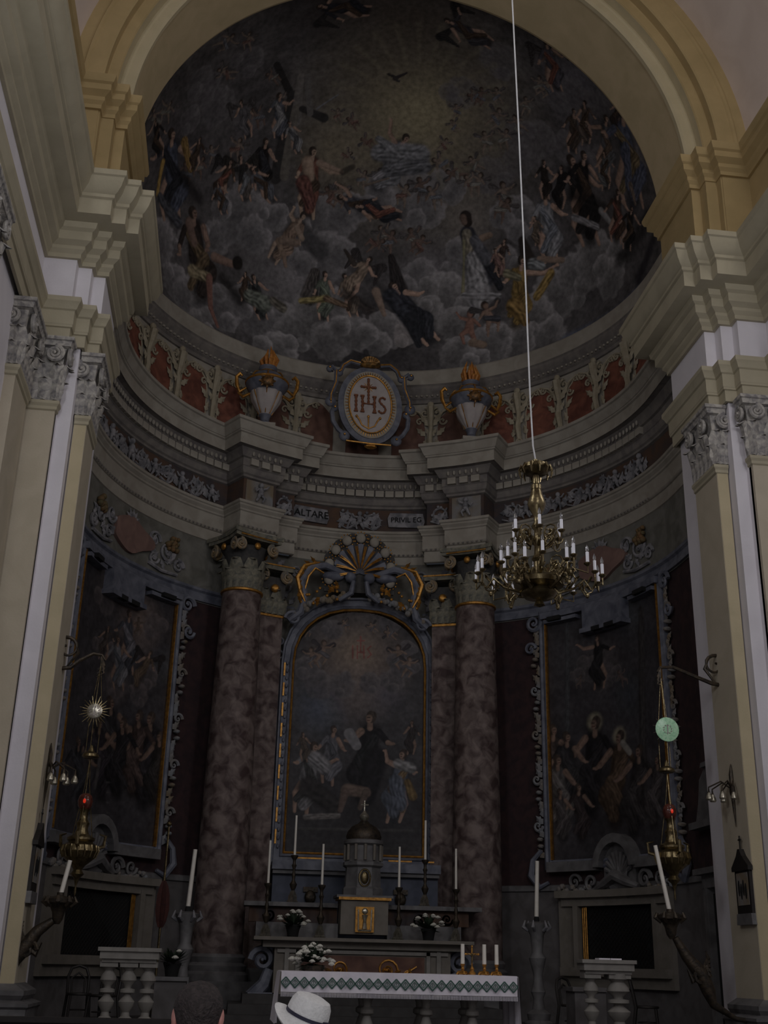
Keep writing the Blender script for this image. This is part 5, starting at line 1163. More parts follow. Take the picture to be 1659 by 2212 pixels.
# folded processional canopy
x, y = -1.12, 22.3; t = thing('folded_canopy', (x, y, ZF), 'folded dark red processional canopy on a gilt pole left of the left column', 'canopy')
q = MB().tube([(x, y, ZF), (x, y, 3.9)], .022, 8); q.ball((x, y, 3.95), .05, 8, 6); q.build('pole', M['brass'], t)
q = MB(); vs = []; n = 20
for z_, r_ in ((2.15, .04), (2.25, .08), (2.45, .11), (2.7, .10), (2.85, .07), (2.95, .03)):
    for i in range(n): a = 2 * PI * i / n; rr_ = r_ * (1 + .22 * math.cos(5 * a)); vs.append((x + rr_ * math.cos(a), y + rr_ * math.sin(a), z_))
q.add(vs, [(j * n + i, j * n + (i + 1) % n, (j + 1) * n + (i + 1) % n, (j + 1) * n + i) for j in range(5) for i in range(n)]).build('folded_silk', M['redcloth'], t)
MB().lathe([(.16, 0), (.16, .05), (.05, .1), (.04, .3)], (x, y, ZF), 12).build('foot', M['darkbronze'], t)
# balustrades
def balustrade(x0, x1, y, label, xs):
    t = thing('balustrade', ((x0 + x1) / 2, y, ZF), label, 'balustrade', 'short stone balustrades')
    MB().box(((x0 + x1) / 2, y, ZF + .10), (x1 - x0, .34, .2)).build('plinth', M['pale'], t, smooth=False)
    q = MB().box(((x0 + x1) / 2, y, 1.66), (x1 - x0, .36, .1)); q.box(((x0 + x1) / 2, y, 1.73), (x1 - x0 + .06, .42, .05)); q.box(((x0 + x1) / 2, y, 1.59), (x1 - x0 - .06, .28, .05)); q.build('rail', M['pale'], t, smooth=False)
    src = None
    for xx, sc in xs:
        pr = [(.10, 0), (.10, .06), (.06, .09), (.05, .14), (.10, .22), (.11, .27), (.05, .34), (.045, .37), (.10, .385), (.10, .425), (.045, .44), (.05, .47), (.11, .54), (.10, .59), (.06, .66), (.09, .70), (.10, .70), (.10, .77)]
        if src is None or sc != 1:
            q = MB().lathe([(r_ * (1 if sc == 1 else 1.5), z_) for r_, z_ in pr], (0, 0, 0), 16)
            q.box((0, 0, .74), (.24 * sc, .24, .07)); q.box((0, 0, .03), (.22 * sc, .22, .06)); o = meshpart('baluster', q, M['pale'], t, TR(xx - (x0 + x1) / 2, 0, .2)); src = src or o
        else: put(src, TR(xx - (x0 + x1) / 2, 0, .2), t)
balustrade(-1.63, -.84, 17.3, 'short stone balustrade with three balusters, left of the front altar', ((-1.50, 1), (-1.23, 1), (-.97, 1)))
balustrade(5.12, 5.86, 17.3, 'short stone balustrade with stout balusters, right of the front altar', ((5.26, 1), (5.66, 1.35)))
t = thing('missal_stand', (5.5, 17.25, 1.755), 'thin pale open book lying on the right balustrade rail', 'book')
q = MB(); q.box((5.42, 17.2, 1.765), (.16, .2, .02)); q.box((5.59, 17.2, 1.765), (.16, .2, .02)); q.build('pages', M['cloth'], t, smooth=False)
# bentwood chairs
def chair(x, y, rz, label):
    t = thing('bentwood_chair', (x, y, ZF), label, 'chair', 'bentwood chairs in the sanctuary'); t.rotation_euler.z = rz; z = ZF; c = Matrix.Rotation(0, 4, 'Z')
    MB().lathe([(.001, .44), (.20, .44), (.21, .455), (.20, .475), (.001, .47)], (x, y, z), 20).build('seat', M['darkwood'], t)
    for sx in (-1, 1):
        MB().tube([(x + sx * .15, y - .15, z + .44), (x + sx * .18, y - .19, z)], [.024, .018], 8).build('leg', M['darkwood'], t)
    MB().tube([(x - .19, y + .24, z), (x - .165, y + .17, z + .45), (x - .17, y + .22, z + .72), (x - .12, y + .25, z + .85), (x, y + .26, z + .89), (x + .12, y + .25, z + .85), (x + .17, y + .22, z + .72), (x + .165, y + .17, z + .45), (x + .19, y + .24, z)], .024, 8).build('back_frame', M['darkwood'], t)
    MB().tube([(x - .10, y + .17, z + .46), (x - .11, y + .21, z + .70), (x, y + .235, z + .78), (x + .11, y + .21, z + .70), (x + .10, y + .17, z + .46)], .018, 8).build('back_loop', M['darkwood'], t)
    MB().tube([(x + .15 * math.cos(k * PI / 8), y + .15 * math.sin(k * PI / 8), z + .22) for k in range(17)], .009, 6, cap=False).build('stretcher_ring', M['darkwood'], t)
def placed(px, Y, rz, lb):
    p = aY(px, 2150, Y); chair(p[0], Y, rz, lb)
placed(170, 21.0, .25, 'dark bentwood chair nearest the left jamb, below the choir opening')
placed(222, 20.3, -.5, 'dark bentwood chair partly behind the left balustrade')
placed(1238, 20.3, .5, 'dark bentwood chair left of the right balustrade, behind its baluster')
placed(1395, 20.3, 1.2, 'dark bentwood chair seen sideways right of the right balustrade')
# plant on a plinth
p = aY(370, 2110, 20.5); t = thing('plinth', (p[0], 20.5, ZF), 'low grey stone plinth with a dark potted plant, beside the left column', 'plinth')
MB().box((p[0], 20.5, ZF + .35), (.5, .5, .7)).build('block', M['lowwall'], t, smooth=False); MB().box((p[0], 20.5, ZF + .73), (.58, .58, .06)).build('cap', M['greymarble'], t, smooth=False)
bouquet(p[0], 20.5, ZF + .76, .32, 'dark leafy potted plant with few pale flowers on the left plinth', 3, 31, .7, True, 90, 'potted_plant')
# side plinths seen at the right column
for xx, lb in ((5.75, 'low beige stone block beside the right column'), ):
    tag(MB().box((xx, 19.2, ZF + .35), (.5, .5, .7)).box((xx, 19.2, ZF + .73), (.58, .58, .06)).build('stone_block', M['lowwall'], smooth=False), lb, 'block')
# pew back in the dark foreground
t = thing('pew', (-1.2, 12.6, ZN), 'dark wooden pew in the shadow at the lower left', 'pew')
MB().box((-1.2, 12.6, ZN + .62), (3.2, .06, 1.10)).build('backrest', M['darkwood'], t, smooth=False); MB().box((-1.2, 12.57, ZN + 1.19), (3.3, .12, .05)).build('top_rail', M['darkwood'], t, smooth=False)
MB().box((-1.2, 12.38, ZN + .45), (3.2, .42, .05)).build('seat', M['darkwood'], t, smooth=False)
for xx in (-2.8, .4): MB().box((xx, 12.4, ZN + .5), (.06, .5, 1.0)).build('end_panel', M['darkwood'], t, smooth=False)

# ================= PEOPLE =================
def person(x, y, top, label, woman=False, yaw=0.0, hs=1.0):
    t_h = top - ZN; s = t_h / 1.70; z = ZN; hh = .228 * hs; base = top - hh
    rootm = MB()
    sw = .19 if woman else .215
    secs = [(z + .80 * s, x, y, .13, .10), (z + .88 * s, x, y, .165, .12), (z + .98 * s, x, y, .15, .11), (z + 1.10 * s, x, y, .14, .105), (z + 1.25 * s, x, y + .0, .165, .115), (z + 1.36 * s, x, y, sw * .95, .11), (base - .10, x, y, sw * .72, .085), (base - .065, x, y, .09, .07), (base - .035, x, y, .062, .062), (base + .02, x, y + .01, .058, .062),
            (base + .035, x, y + .015, .060, .075), (base + .07, x, y + .015, .068, .088), (base + .11, x, y + .01, .074, .094), (base + .15, x, y + .0, .076, .096), (base + .185, x, y - .0, .070, .088), (base + .212, x, y, .050, .064), (base + hh, x, y, .012, .016)]
    rootm.loft(secs, 24)
    for sg in (-1, 1):
        rootm.tube([(x + sg * .08, y, z + .86 * s), (x + sg * .09, y + .01, z + .48 * s), (x + sg * .09, y, z + .09)], [.085, .058, .042], 12)
        rootm.tube([(x + sg * .09, y - .05, z + .04), (x + sg * .09, y + .06, z + .045), (x + sg * .095, y + .17, z + .03)], [.04, .045, .03], 10)
        rootm.tube([(x + sg * (sw - .02), y, z + 1.34 * s), (x + sg * (sw + .03), y, z + 1.06 * s), (x + sg * (sw + .03), y + .08, z + .83 * s)], [.055, .042, .028], 12)
        hx, hy, hz = x + sg * (sw + .03), y + .09, z + .80 * s
        rootm.tube([(hx, hy - .01, hz + .02), (hx, hy + .01, hz - .07)], [.028, .036], 8)
        for k in range(4): rootm.tube([(hx - .024 + .016 * k, hy + .01, hz - .07), (hx - .026 + .017 * k, hy + .025, hz - .11), (hx - .024 + .016 * k, hy + .045, hz - .14 + .008 * abs(k - 1.5))], [.009, .008, .006], 6)
        rootm.tube([(hx - sg * .03, hy + .01, hz - .02), (hx - sg * .045, hy + .03, hz - .06), (hx - sg * .04, hy + .045, hz - .085)], [.011, .009, .007], 6)
        ex = x + sg * .078; ez = base + .115                      # ears
        rootm.ball((ex, y + .005, ez), (.013, .022, .034), 10, 7); rootm.ball((ex + sg * .004, y + .008, ez - .025), (.008, .012, .014), 8, 5)
    rootm.tube([(x, y + .10, base + .13), (x, y + .122, base + .095), (x, y + .10, base + .085)], [.009, .015, .012], 8)   # nose
    rootm.tube([(x - .022, y + .098, base + .058), (x, y + .104, base + .058), (x + .022, y + .098, base + .058)], [.004, .007, .004], 6)  # lips
    for sg in (-1, 1): rootm.ball((x + sg * .032, y + .088, base + .118), (.014, .010, .009), 8, 6)
    body = tag(rootm.build('person', M['skin'], None, (x, y, ZN)), label, 'person', 'people standing in the nave' if False else None)
    off = lambda p: p
    q = MB(); k = 1.06
    q.loft([(z + .80 * s, x, y, .155, .13), (z + .9 * s, x, y, .175, .135), (z + 1.1 * s, x, y, .155, .12), (z + 1.25 * s, x, y, .18, .13), (z + 1.36 * s, x, y, sw * 1.02, .125), (base - .10, x, y, sw * .80, .10), (base - .07, x, y, .10, .085), (base - .055, x, y, .075, .075)], 24)
    for sg in (-1, 1): q.tube([(x + sg * (sw - .03), y, z + 1.36 * s), (x + sg * (sw + .02), y, z + 1.2 * s), (x + sg * (sw + .03), y, z + 1.1 * s)], [.07, .062, .056], 12)
    q.build('shirt', M['dress' if woman else 'shirt'], body)
    q = MB()
    for sg in (-1, 1): q.tube([(x + sg * .075, y, z + .88 * s), (x + sg * .09, y + .01, z + .5 * s), (x + sg * .09, y, z + .06)], [.115, .08, .07], 12)
    q.build('trousers', M['shirt'], body)
    for sg in (-1, 1): MB().tube([(x + sg * .09, y - .06, z + .035), (x + sg * .09, y + .07, z + .045), (x + sg * .095, y + .19, z + .03)], [.045, .05, .035], 10).build('shoe', M['black'], body)
    # hair: shell over skull, lower at the back
    def hair(m, low, th=.008, nape=.055):
        q = MB(); n = 30; rows = 12; vs = []; fs = []
        for j in range(rows + 1):
            for i in range(n):
                a = 2 * PI * i / n; back = max(0, -math.sin(a)); side = abs(math.cos(a)); zl_ = base + (.17 - (.17 - nape) * back ** .6 if math.sin(a) < 0 else .17 - .03 * side) * 1.0
                if math.sin(a) >= 0: zl_ = base + .168 - .0 * side
                zl_ = min(zl_, base + .175); u_ = j / rows; zz = zl_ + (top + th - zl_) * (1 - (1 - u_) ** 1.0)
                q_ = (zz - base) / (top + th - base); prof = math.sqrt(max(0, 1 - max(0, (q_ - .60) / .40) ** 2.3)) if q_ > .60 else 1 - (.60 - q_) * .55
                rx = (.078 + th) * prof; ry = (.098 + th) * prof; nz = 1 + .02 * math.sin(a * 7 + j) ; vs.append((x + rx * nz * math.cos(a), y + ry * nz * math.sin(a), zz))
        for j in range(rows):
            for i in range(n): k_ = (i + 1) % n; fs.append((j * n + i, j * n + k_, (j + 1) * n + k_, (j + 1) * n + i))
        fs.append(tuple(rows * n + i for i in range(n)))
        return q.add(vs, fs).build('hair', m, body)
    hair(M['hairbrown' if woman else 'hairdark'], .0, .010 if woman else .007, -.02 if woman else .04)
    return body, base
hp = aY(433, 2122, 4.4)
person(hp[0], 4.4, hp[2], 'man with short dark hair seen from behind at the bottom edge, left of the hat', False)
hp2 = aY(655, 2165, 5.2)
hp2 = aY(660, 2199, 5.2)
bd2, b2 = person(hp2[0], 5.2, hp2[2] + .035, 'woman in a white brimmed hat seen from behind at the bottom edge', True)
hc = aY(662, 2199, 5.2); hx, hy, hz = hc[0], 5.2, hc[2]
Mh = Matrix.Translation((hx, hy, hz)) @ Matrix.Rotation(R(19), 4, 'Y') @ Matrix.Rotation(R(9), 4, 'X')
q = MB(); q.M = Mh; n = 48; vs = []; fs = []
prof = [(.150, -.024, 1), (.154, -.017, 1), (.149, -.014, 1), (.122, -.008, .9), (.098, .0, .3), (.099, .012, 0), (.097, .035, 0), (.092, .060, 0), (.080, .080, 0), (.05, .089, 0), (.015, .087, 0)]
for r_, z_, wv in prof:
    for i in range(n): a = 2 * PI * i / n; vs.append((r_ * .92 * math.cos(a), r_ * 1.08 * math.sin(a), z_ + wv * .022 * math.cos(2 * a + .4)))
for j in range(len(prof) - 1):
    for i in range(n): k_ = (i + 1) % n; fs.append((j * n + i, j * n + k_, (j + 1) * n + k_, (j + 1) * n + i))
fs.append(tuple((len(prof) - 1) * n + i for i in range(n)))
q.add(vs, fs); hat = q.build('hat', M['straw'], bd2)
q = MB(); q.M = Mh; q.lathe([(.100, .004), (.1005, .018)], (0, 0, 0), 48, sx=.93, sy=1.09)
q.box((.075, -.062, .012), (.035, .012, .02), rz=.6); q.box((.06, -.085, .004), (.05, .008, .012), rz=.5); q.box((.09, -.06, .0), (.05, .008, .012), rz=.9); q.build('ribbon', M['ribbon'], bd2)
# ================= FRESCO AND OIL PAINTINGS (paint laid stroke by stroke on the real surfaces) =================
class Canvas:
    def __init__(s, P, mp, base, normal):
        s.P = P; s.mp = mp; s.C = np.tile(np.array(base, float), (len(P), 1)); s.nrm = normal; s.rng = np.random.default_rng(7)
        q = P * np.array([1.7, 2.3, 1.9]); s.n1 = np.sin(q @ np.array([2.1, 1.3, .7]) + 1.7 * np.sin(q @ np.array([.9, -1.1, 2.3]))) * np.sin(q @ np.array([-1.2, .8, 1.9]) + 1.3 * np.sin(q @ np.array([1.9, 2.2, -.6])))
        q = P * 5.1; s.n2 = np.sin(q @ np.array([2.1, 1.3, .7]) + 1.7 * np.sin(q @ np.array([.9, -1.1, 2.3]))) * np.sin(q @ np.array([-1.2, .8, 1.9]) + 1.3 * np.sin(q @ np.array([1.9, 2.2, -.6])))
        s.C *= (1 + .18 * s.n1 + .10 * s.n2)[:, None]
    def px(s, p, r): return r * float((np.array(p) - EYE) @ MC[:, 2]) / FPX
    def cap(s, a, b, ra, rb, c, soft=.25, fold=0.0, al=1.0, model=.35, ph=0.0, fr=7.0):
        A = s.mp(*a); B = s.mp(*b); ra = s.px(A, ra); rb = s.px(B, rb); mid = (A + B) / 2; L = np.linalg.norm(B - A); rm = max(ra, rb) * 1.05 + L / 2
        d0 = s.P - mid; idx = np.nonzero((np.abs(d0) < rm).all(1))[0]
        if len(idx) == 0: return
        Q = s.P[idx]; ax = B - A; t = np.clip((Q - A) @ ax / max(L * L, 1e-9), 0, 1) if L > 1e-6 else np.zeros(len(Q)); C0 = A + t[:, None] * ax; D = Q - C0; d = np.linalg.norm(D, axis=1); r = ra + (rb - ra) * t
        q = d / r; m = np.clip((1 - q) / soft, 0, 1); m = m * m * (3 - 2 * m) * al; k = m > 0
        if not k.any(): return
        axn = ax / max(L, 1e-6) if L > 1e-6 else np.array([0, 0, 1.0]); sd = np.cross(axn, s.nrm(mid)); sd /= max(np.linalg.norm(sd), 1e-6); w_ = (D @ sd) / r
        sh = 1 - model * np.clip(q, 0, 1) ** 2 - model * .5 * w_
        if fold: sh = sh * (1 + fold * (.55 * np.sin(w_ * fr * .62 + ph + 2.5 * t + 2.6 * s.n2[idx] + 2 * s.n1[idx]) + .45 * np.sin(w_ * fr * 1.35 + 2 * ph - 3 * t + 3.2 * s.n1[idx])))
        cc = np.array(c)[None, :] * sh[:, None]
        s.C[idx] = s.C[idx] * (1 - m[:, None]) + cc * m[:, None]
    def glow(s, u, v, r, c, al=.8, p=1.6):
        A = s.mp(u, v); rr = s.px(A, r); d = np.linalg.norm(s.P - A, axis=1) / rr; m = np.clip(1 - d, 0, 1) ** p * al; s.C = s.C * (1 - m[:, None]) + np.array(c)[None] * m[:, None]
    def cloud(s, u, v, r, hi=(.36, .33, .34), lo=(.13, .12, .13), al=.85, n=3):
        A = s.mp(u, v); rr = s.px(A, r)
        for k in range(n):
            if k: a = s.rng.uniform(0, 6.28); uu, vv, q = u + r * .75 * math.cos(a), v + r * .6 * math.sin(a), r * s.rng.uniform(.35, .65)
            else: uu, vv, q = u, v, r
            B = s.mp(uu, vv); rb = s.px(B, q); D = s.P - B; idx = np.nonzero((np.abs(D) < rb).all(1))[0]
            if len(idx) == 0: continue
            D = D[idx]; d = np.linalg.norm(D, axis=1) / rb; d = d * (1 + .10 * s.n2[idx]); m = np.clip((1 - d) / .16, 0, 1); m = m * m * (3 - 2 * m) * al
            up = D[:, 2] / rb * .5 + D[:, 0] / rb * .35; val = np.clip(.22 + .42 * d ** 2 + .55 * up, 0, 1.15); val = val * (1 + .05 * np.sin(d * 9 + 2 * s.n1[idx]))
            cc = np.array(lo)[None] + (np.array(hi) - np.array(lo))[None] * val[:, None]; s.C[idx] = s.C[idx] * (1 - m[:, None]) + cc * m[:, None]
    def figure(s, u, v, h, th=90, robe=(.3, .1, .1), robe2=None, fl=1, arms=((.25, .35), (-.22, .4)), skin=(.36, .23, .17), hair=(.07, .05, .04), wings=None, halo=False, dark=.5, legs=True, seat=.1):
        c, n = math.cos(R(th)), math.sin(R(th))
        def L(x, y): x *= fl * h; y *= h; return (u + y * c + x * n, v + y * n - x * c)
        sk = tuple(q * dark * 2 for q in skin)
        if halo: s.cap((u, v), (u, v), h * .13, h * .13, (.34, .30, .20), .5, al=.7, model=.1)
        if wings:
            for e in (-1, 1):
                s.cap(L(e * .08, .18), L(e * .34, .02), h * .05, h * .12, wings, .3, .35, fr=14); s.cap(L(e * .30, .05), L(e * .36, .42), h * .11, h * .03, wings, .3, .4, fr=14)
        s.cap(L(0, .16), L(.05, .9), h * .17, h * .17, tuple(q * .25 for q in robe), .7, al=.7, model=0)
        if legs:
            s.cap(L(-.03, .5), L(-.10, .72), h * .06, h * .05, sk, .3); s.cap(L(-.10, .72), L(-.04, .98), h * .045, h * .028, sk, .3); s.cap(L(.10, .75), L(.14, 1.0), h * .045, h * .028, sk, .3)
        s.cap(L(0, .20), L(.02, .46), h * .12, h * .13, robe, .25, .35, ph=1); s.cap(L(.02, .46), L(seat + .04, .66), h * .14, h * .13, robe, .25, .4, ph=2, fr=9); s.cap(L(seat + .04, .64), L(.06, .86), h * .13, h * .09, robe, .25, .45, ph=.5, fr=10)
        if robe2: s.cap(L(-.09, .18), L(.10, .52), h * .05, h * .09, robe2, .3, .45, fr=9); s.cap(L(.10, .50), L(-.06, .80), h * .08, h * .06, robe2, .3, .45, fr=9)
        s.cap(L(0, .07), L(0, .13), h * .035, h * .04, sk, .3)
        for i, (x, y) in enumerate(arms):
            e = 1 if x > 0 else -1; ex, ey = (e * .11 + x) / 2 + e * .03, (.18 + y) / 2 + .05
            s.cap(L(e * .10, .17), L(ex, ey), h * .05, h * .042, robe if i else sk, .3, .2); s.cap(L(ex, ey), L(x, y), h * .036, h * .024, sk, .3)
            s.cap(L(x, y), L(x + e * .03, y), h * .026, h * .018, sk, .4)
        s.cap(L(-.015, -.01), L(-.01, .02), h * .066, h * .06, hair, .25, .3); s.cap(L(.012, .015), L(.014, .045), h * .046, h * .036, sk, .35, model=.3)
        s.cap(L(.005, .01), L(.03, .01), h * .008, h * .008, tuple(q * .3 for q in sk), .5); s.cap(L(.005, .045), L(.03, .045), h * .006, h * .006, (.1, .03, .03), .5)
    def putto(s, u, v, h, th=90, fl=1, wings=(.16, .14, .14), skin=(.30, .21, .16), cloth=None):
        c, n = math.cos(R(th)), math.sin(R(th))
        def L(x, y): x *= fl * h; y *= h; return (u + y * c + x * n, v + y * n - x * c)
        if wings:
            for e in (-1, 1): s.cap(L(e * .08, .25), L(e * .42, .08), h * .05, h * .13, wings, .3, .3, fr=12)
        s.cap(L(0, .25), L(0, .6), h * .2, h * .2, tuple(q * .3 for q in skin), .7, al=.5, model=0)
        s.cap(L(0, .3), L(.02, .52), h * .14, h * .16, skin, .3); s.cap(L(.06, .55), L(.22, .7), h * .11, h * .08, skin, .3); s.cap(L(.22, .7), L(.12, .95), h * .07, h * .045, skin, .3)
        s.cap(L(-.05, .58), L(-.15, .78), h * .10, h * .075, skin, .3); s.cap(L(-.15, .78), L(-.22, 1.0), h * .065, h * .04, skin, .3)
        s.cap(L(.1, .25), L(.3, .22), h * .065, h * .055, skin, .3); s.cap(L(.3, .22), L(.42, .08), h * .05, h * .035, skin, .3); s.cap(L(-.1, .26), L(-.28, .4), h * .065, h * .05, skin, .3)
        if cloth: s.cap(L(-.1, .45), L(.25, .6), h * .09, h * .12, cloth, .3, .4)
        s.cap(L(0, .06), L(0, .06), h * .145, h * .145, (.09, .06, .045), .25, .3); s.cap(L(.03, .10), L(.03, .12), h * .105, h * .095, skin, .3)
def finish(name, P, F, C, m, parent, off):
    g_ = C.mean(1, keepdims=True); C = C + (g_ - C) * (.15 + .40 * (C[:, 2:3] > C[:, 0:1] * 1.1))
    me = bpy.data.meshes.new(name); me.vertices.add(len(P)); me.vertices.foreach_set('co', (P - off).astype(np.float32).ravel())
    me.loops.add(len(F) * 4); me.loops.foreach_set('vertex_index', F.ravel().astype(np.int32)); me.polygons.add(len(F)); me.polygons.foreach_set('loop_start', np.arange(0, len(F) * 4, 4, dtype=np.int32))
    me.update(calc_edges=True)
    ca = me.color_attributes.new('paint', 'FLOAT_COLOR', 'POINT'); ca.data.foreach_set('color', np.c_[np.clip(C, 0.004, 1), np.ones(len(C))].astype(np.float32).ravel())
    me.polygons.foreach_set('use_smooth', [True] * len(F)); me.materials.append(m); me.validate(); me.update()
    o = bpy.data.objects.new(name, me); col.objects.link(o); o.parent = parent
    if parent is None: o.location = tuple(off)
    return o

# ---- half dome ----
nt_, nb, nd_ = 760, 70, 360
th_ = np.linspace(0, PI, nt_); rows = [np.stack([XA + RA * np.cos(th_), np.full(nt_, y), ZS + RA * np.sin(th_)], 1) for y in np.linspace(19.0, YC, nb, endpoint=False)]
rows += [np.stack([XA + RA * math.cos(f_) * np.cos(th_), np.full(nt_, YC + RA * math.sin(f_)), ZS + RA * math.cos(f_) * np.sin(th_)], 1) for f_ in np.linspace(0, PI / 2 - .004, nd_)]
PD = np.concatenate(rows); nr = len(rows); ii = np.arange(nr * nt_).reshape(nr, nt_); FD = np.stack([ii[:-1, :-1], ii[:-1, 1:], ii[1:, 1:], ii[1:, :-1]], -1).reshape(-1, 4)
def dn_(p): q = np.array([XA - p[0], min(YC - p[1], 0), ZS - p[2]]); return q / np.linalg.norm(q)
cv = Canvas(PD, aD, (.115, .105, .108), dn_)
BR = (.19, .165, .115)
cv.glow(900, 260, 330, (.27, .22, .13), .9, 1.2); cv.glow(905, 225, 150, (.36, .31, .18), .8, 1.3); cv.glow(720, 330, 130, (.27, .22, .14), .7); cv.glow(870, 60, 230, (.12, .095, .07), .8, 1)
cv.glow(700, 20, 160, (.06, .05, .05), .8); cv.glow(380, 340, 130, (.07, .06, .07), .8); cv.glow(640, 590, 150, (.29, .27, .28), .8); cv.glow(930, 590, 120, (.22, .20, .22), .7); cv.glow(1240, 180, 130, (.20, .19, .23), .7)
cv.glow(1290, 480, 150, (.10, .085, .08), .8); cv.glow(1010, 480, 110, (.24, .21, .19), .7); cv.glow(780, 770, 170, (.055, .05, .055), .9, 1)
for u, v, r in ((470, 230, 52), (430, 175, 42), (410, 260, 36), (540, 130, 40), (530, 265, 34), (1080, 130, 50), (1240, 210, 50), (1165, 300, 46), (1230, 320, 44), (1110, 290, 30), (1300, 350, 40), (1395, 320, 42), (1000, 200, 40), (1060, 380, 45), (1120, 350, 40)):
    cv.cloud(u, v, r, (.235, .215, .225), (.11, .10, .11), .6)
for u, v, r in ((345, 520, 58), (400, 520, 30), (380, 610, 46), (405, 640, 50), (470, 510, 42), (530, 465, 74), (592, 470, 32), (690, 470, 62), (660, 540, 44), (750, 455, 44), (700, 555, 60), (870, 430, 70), (920, 450, 46), (960, 400, 40), (820, 430, 40), (560, 690, 50), (480, 665, 55), (520, 650, 40), (620, 690, 40), (1000, 590, 40), (910, 610, 50), (1090, 560, 34), (1120, 470, 50), (1010, 560, 45)):
    cv.cloud(u, v, r, (.36, .335, .345), (.095, .09, .095))
for u, v, r in ((640, 715, 52), (700, 690, 80), (765, 720, 46), (830, 715, 50), (960, 650, 66), (925, 690, 46), (985, 700, 44), (1200, 640, 66), (1150, 690, 62), (1240, 590, 50), (1285, 560, 66), (1180, 735, 54), (1120, 745, 44), (1060, 745, 56), (990, 765, 44), (430, 700, 40), (600, 760, 50), (1320, 600, 50)):
    cv.cloud(u, v, r, (.40, .375, .38), (.085, .08, .08))
cv.cloud(878, 720, 30, (.38, .34, .33), (.2, .18, .18))
cv.cap((1225, 745), (1385, 620), 34, 16, (.09, .13, .30), .6, .1, .95, .1)
cv.cap((1340, 560), (1400, 470), 30, 30, (.05, .045, .045), .8, .3, .9, .1); cv.cap((1380, 600), (1410, 520), 24, 20, (.045, .04, .05), .8, 0, .9, .1)
for a in range(0, 360, 15): cv.cap((905 + 90 * math.cos(R(a)), 230 + 90 * math.sin(R(a))), (905 + 190 * math.cos(R(a)), 230 + 180 * math.sin(R(a))), 5, 12, (.27, .23, .15), .8, al=.25, model=0)
# cross
cv.cap((598, 140), (632, 212), 9, 10, (.045, .04, .04), .2, model=.1); cv.cap((632, 205), (596, 385), 12, 14, (.06, .055, .055), .2, model=.1); cv.cap((650, 165), (640, 260), 9, 14, (.19, .17, .16), .2, model=.1); cv.cap((640, 235), (614, 380), 11, 12, (.17, .15, .13), .2, model=.1)
cv.cap((652, 235), (700, 255), 8, 12, (.06, .055, .055), .3, model=.1); cv.cap((664, 165), (670, 245), 8, 8, (.16, .145, .14), .2, model=.1); cv.cap((685, 235), (730, 205), 3, 2, (.2, .2, .22), .4)
BL = (.085, .092, .125); DB = (.036, .040, .062); OC = (.40, .25, .055); RD = (.22, .085, .06); GR = (.24, .235, .24); BN = (.10, .065, .045); BK = (.028, .024, .024); WH = (.36, .35, .36); GN = (.16, .19, .14); PK = (.24, .14, .12)
# far small angels
for u, v, h, th, fl in ((545, 235, 46, 60, 1), (470, 150, 44, 20, -1), (505, 75, 50, 140, 1), (540, 70, 40, 100, -1), (600, 205, 40, 70, 1), (575, 160, 36, 30, 1), (520, 300, 48, 110, -1), (750, 255, 34, 40, 1), (730, 235, 30, 90, -1), (780, 300, 34, 30, 1), (760, 330, 30, 150, -1), (1040, 190, 40, 100, 1), (1072, 190, 38, 80, -1), (1010, 205, 34, 20, 1), (1080, 235, 48, 120, 1), (1110, 250, 44, 60, -1), (1045, 285, 46, 80, 1), (1095, 280, 44, 100, -1), (985, 225, 32, 90, 1), (975, 260, 30, 60, -1), (965, 300, 32, 120, 1), (1180, 110, 52, 80, 1), (1165, 60, 44, 50, -1), (1190, 170, 46, 120, 1), (1165, 165, 40, 90, -1),
    (820, 365, 40, 70, 1), (790, 370, 38, 110, -1), (905, 385, 52, 80, 1), (880, 400, 48, 110, -1), (925, 405, 50, 60, 1), (935, 345, 46, 30, 1), (965, 370, 48, 20, -1), (1005, 380, 46, 60, 1), (1040, 375, 48, 110, -1), (1085, 395, 60, 85, 1), (1100, 430, 54, 120, -1), (735, 400, 50, 95, 1), (705, 405, 46, 60, -1), (820, 490, 46, 60, 1), (850, 500, 50, 110, -1), (885, 495, 50, 70, 1), (915, 510, 46, 120, 1), (830, 520, 44, 160, -1), (400, 350, 50, 90, 1), (440, 340, 48, 110, -1), (455, 315, 40, 80, 1), (330, 235, 50, 80, 1), (370, 220, 46, 110, -1), (1135, 210, 40, 90, 1), (560, 340, 48, 100, 1), (1015, 340, 40, 50, -1)):
    cv.putto(u, v, h, th, fl, (.12, .105, .105), (.235, .175, .14) if (u + v) % 3 else (.19, .125, .10), ((.14, .15, .19), (.20, .11, .09), (.2, .19, .17))[(u + h) % 3])
cv.cap((838, 160), (856, 168), 3, 5, (.06, .05, .05), .4); cv.cap((856, 168), (878, 158), 5, 3, (.06, .05, .05), .4); cv.cap((852, 170), (862, 176), 5, 3, (.08, .07, .07), .4)
cv.figure(690, 14, 110, 8, DB, BN, 1, ((.3, .2), (-.2, .5)), wings=(.05, .045, .045)); cv.figure(965, 45, 110, 25, (.08, .07, .09), BN, -1, ((.25, .4), (-.3, .1)), wings=(.05, .045, .045))
cv.figure(1180, 90, 110, 80, (.11, .10, .12), RD, 1, wings=(.07, .06, .06)); cv.figure(520, 220, 80, 75, (.14, .13, .14), None, -1, wings=(.09, .08, .08)); cv.figure(605, 205, 95, 95, (.11, .12, .17), GR, 1, ((.3, .1), (-.2, .4)))
cv.figure(625, 265, 70, 75, GR, (.1, .1, .12), 1); cv.figure(575, 305, 110, 100, BK, (.05, .05, .07), 1)
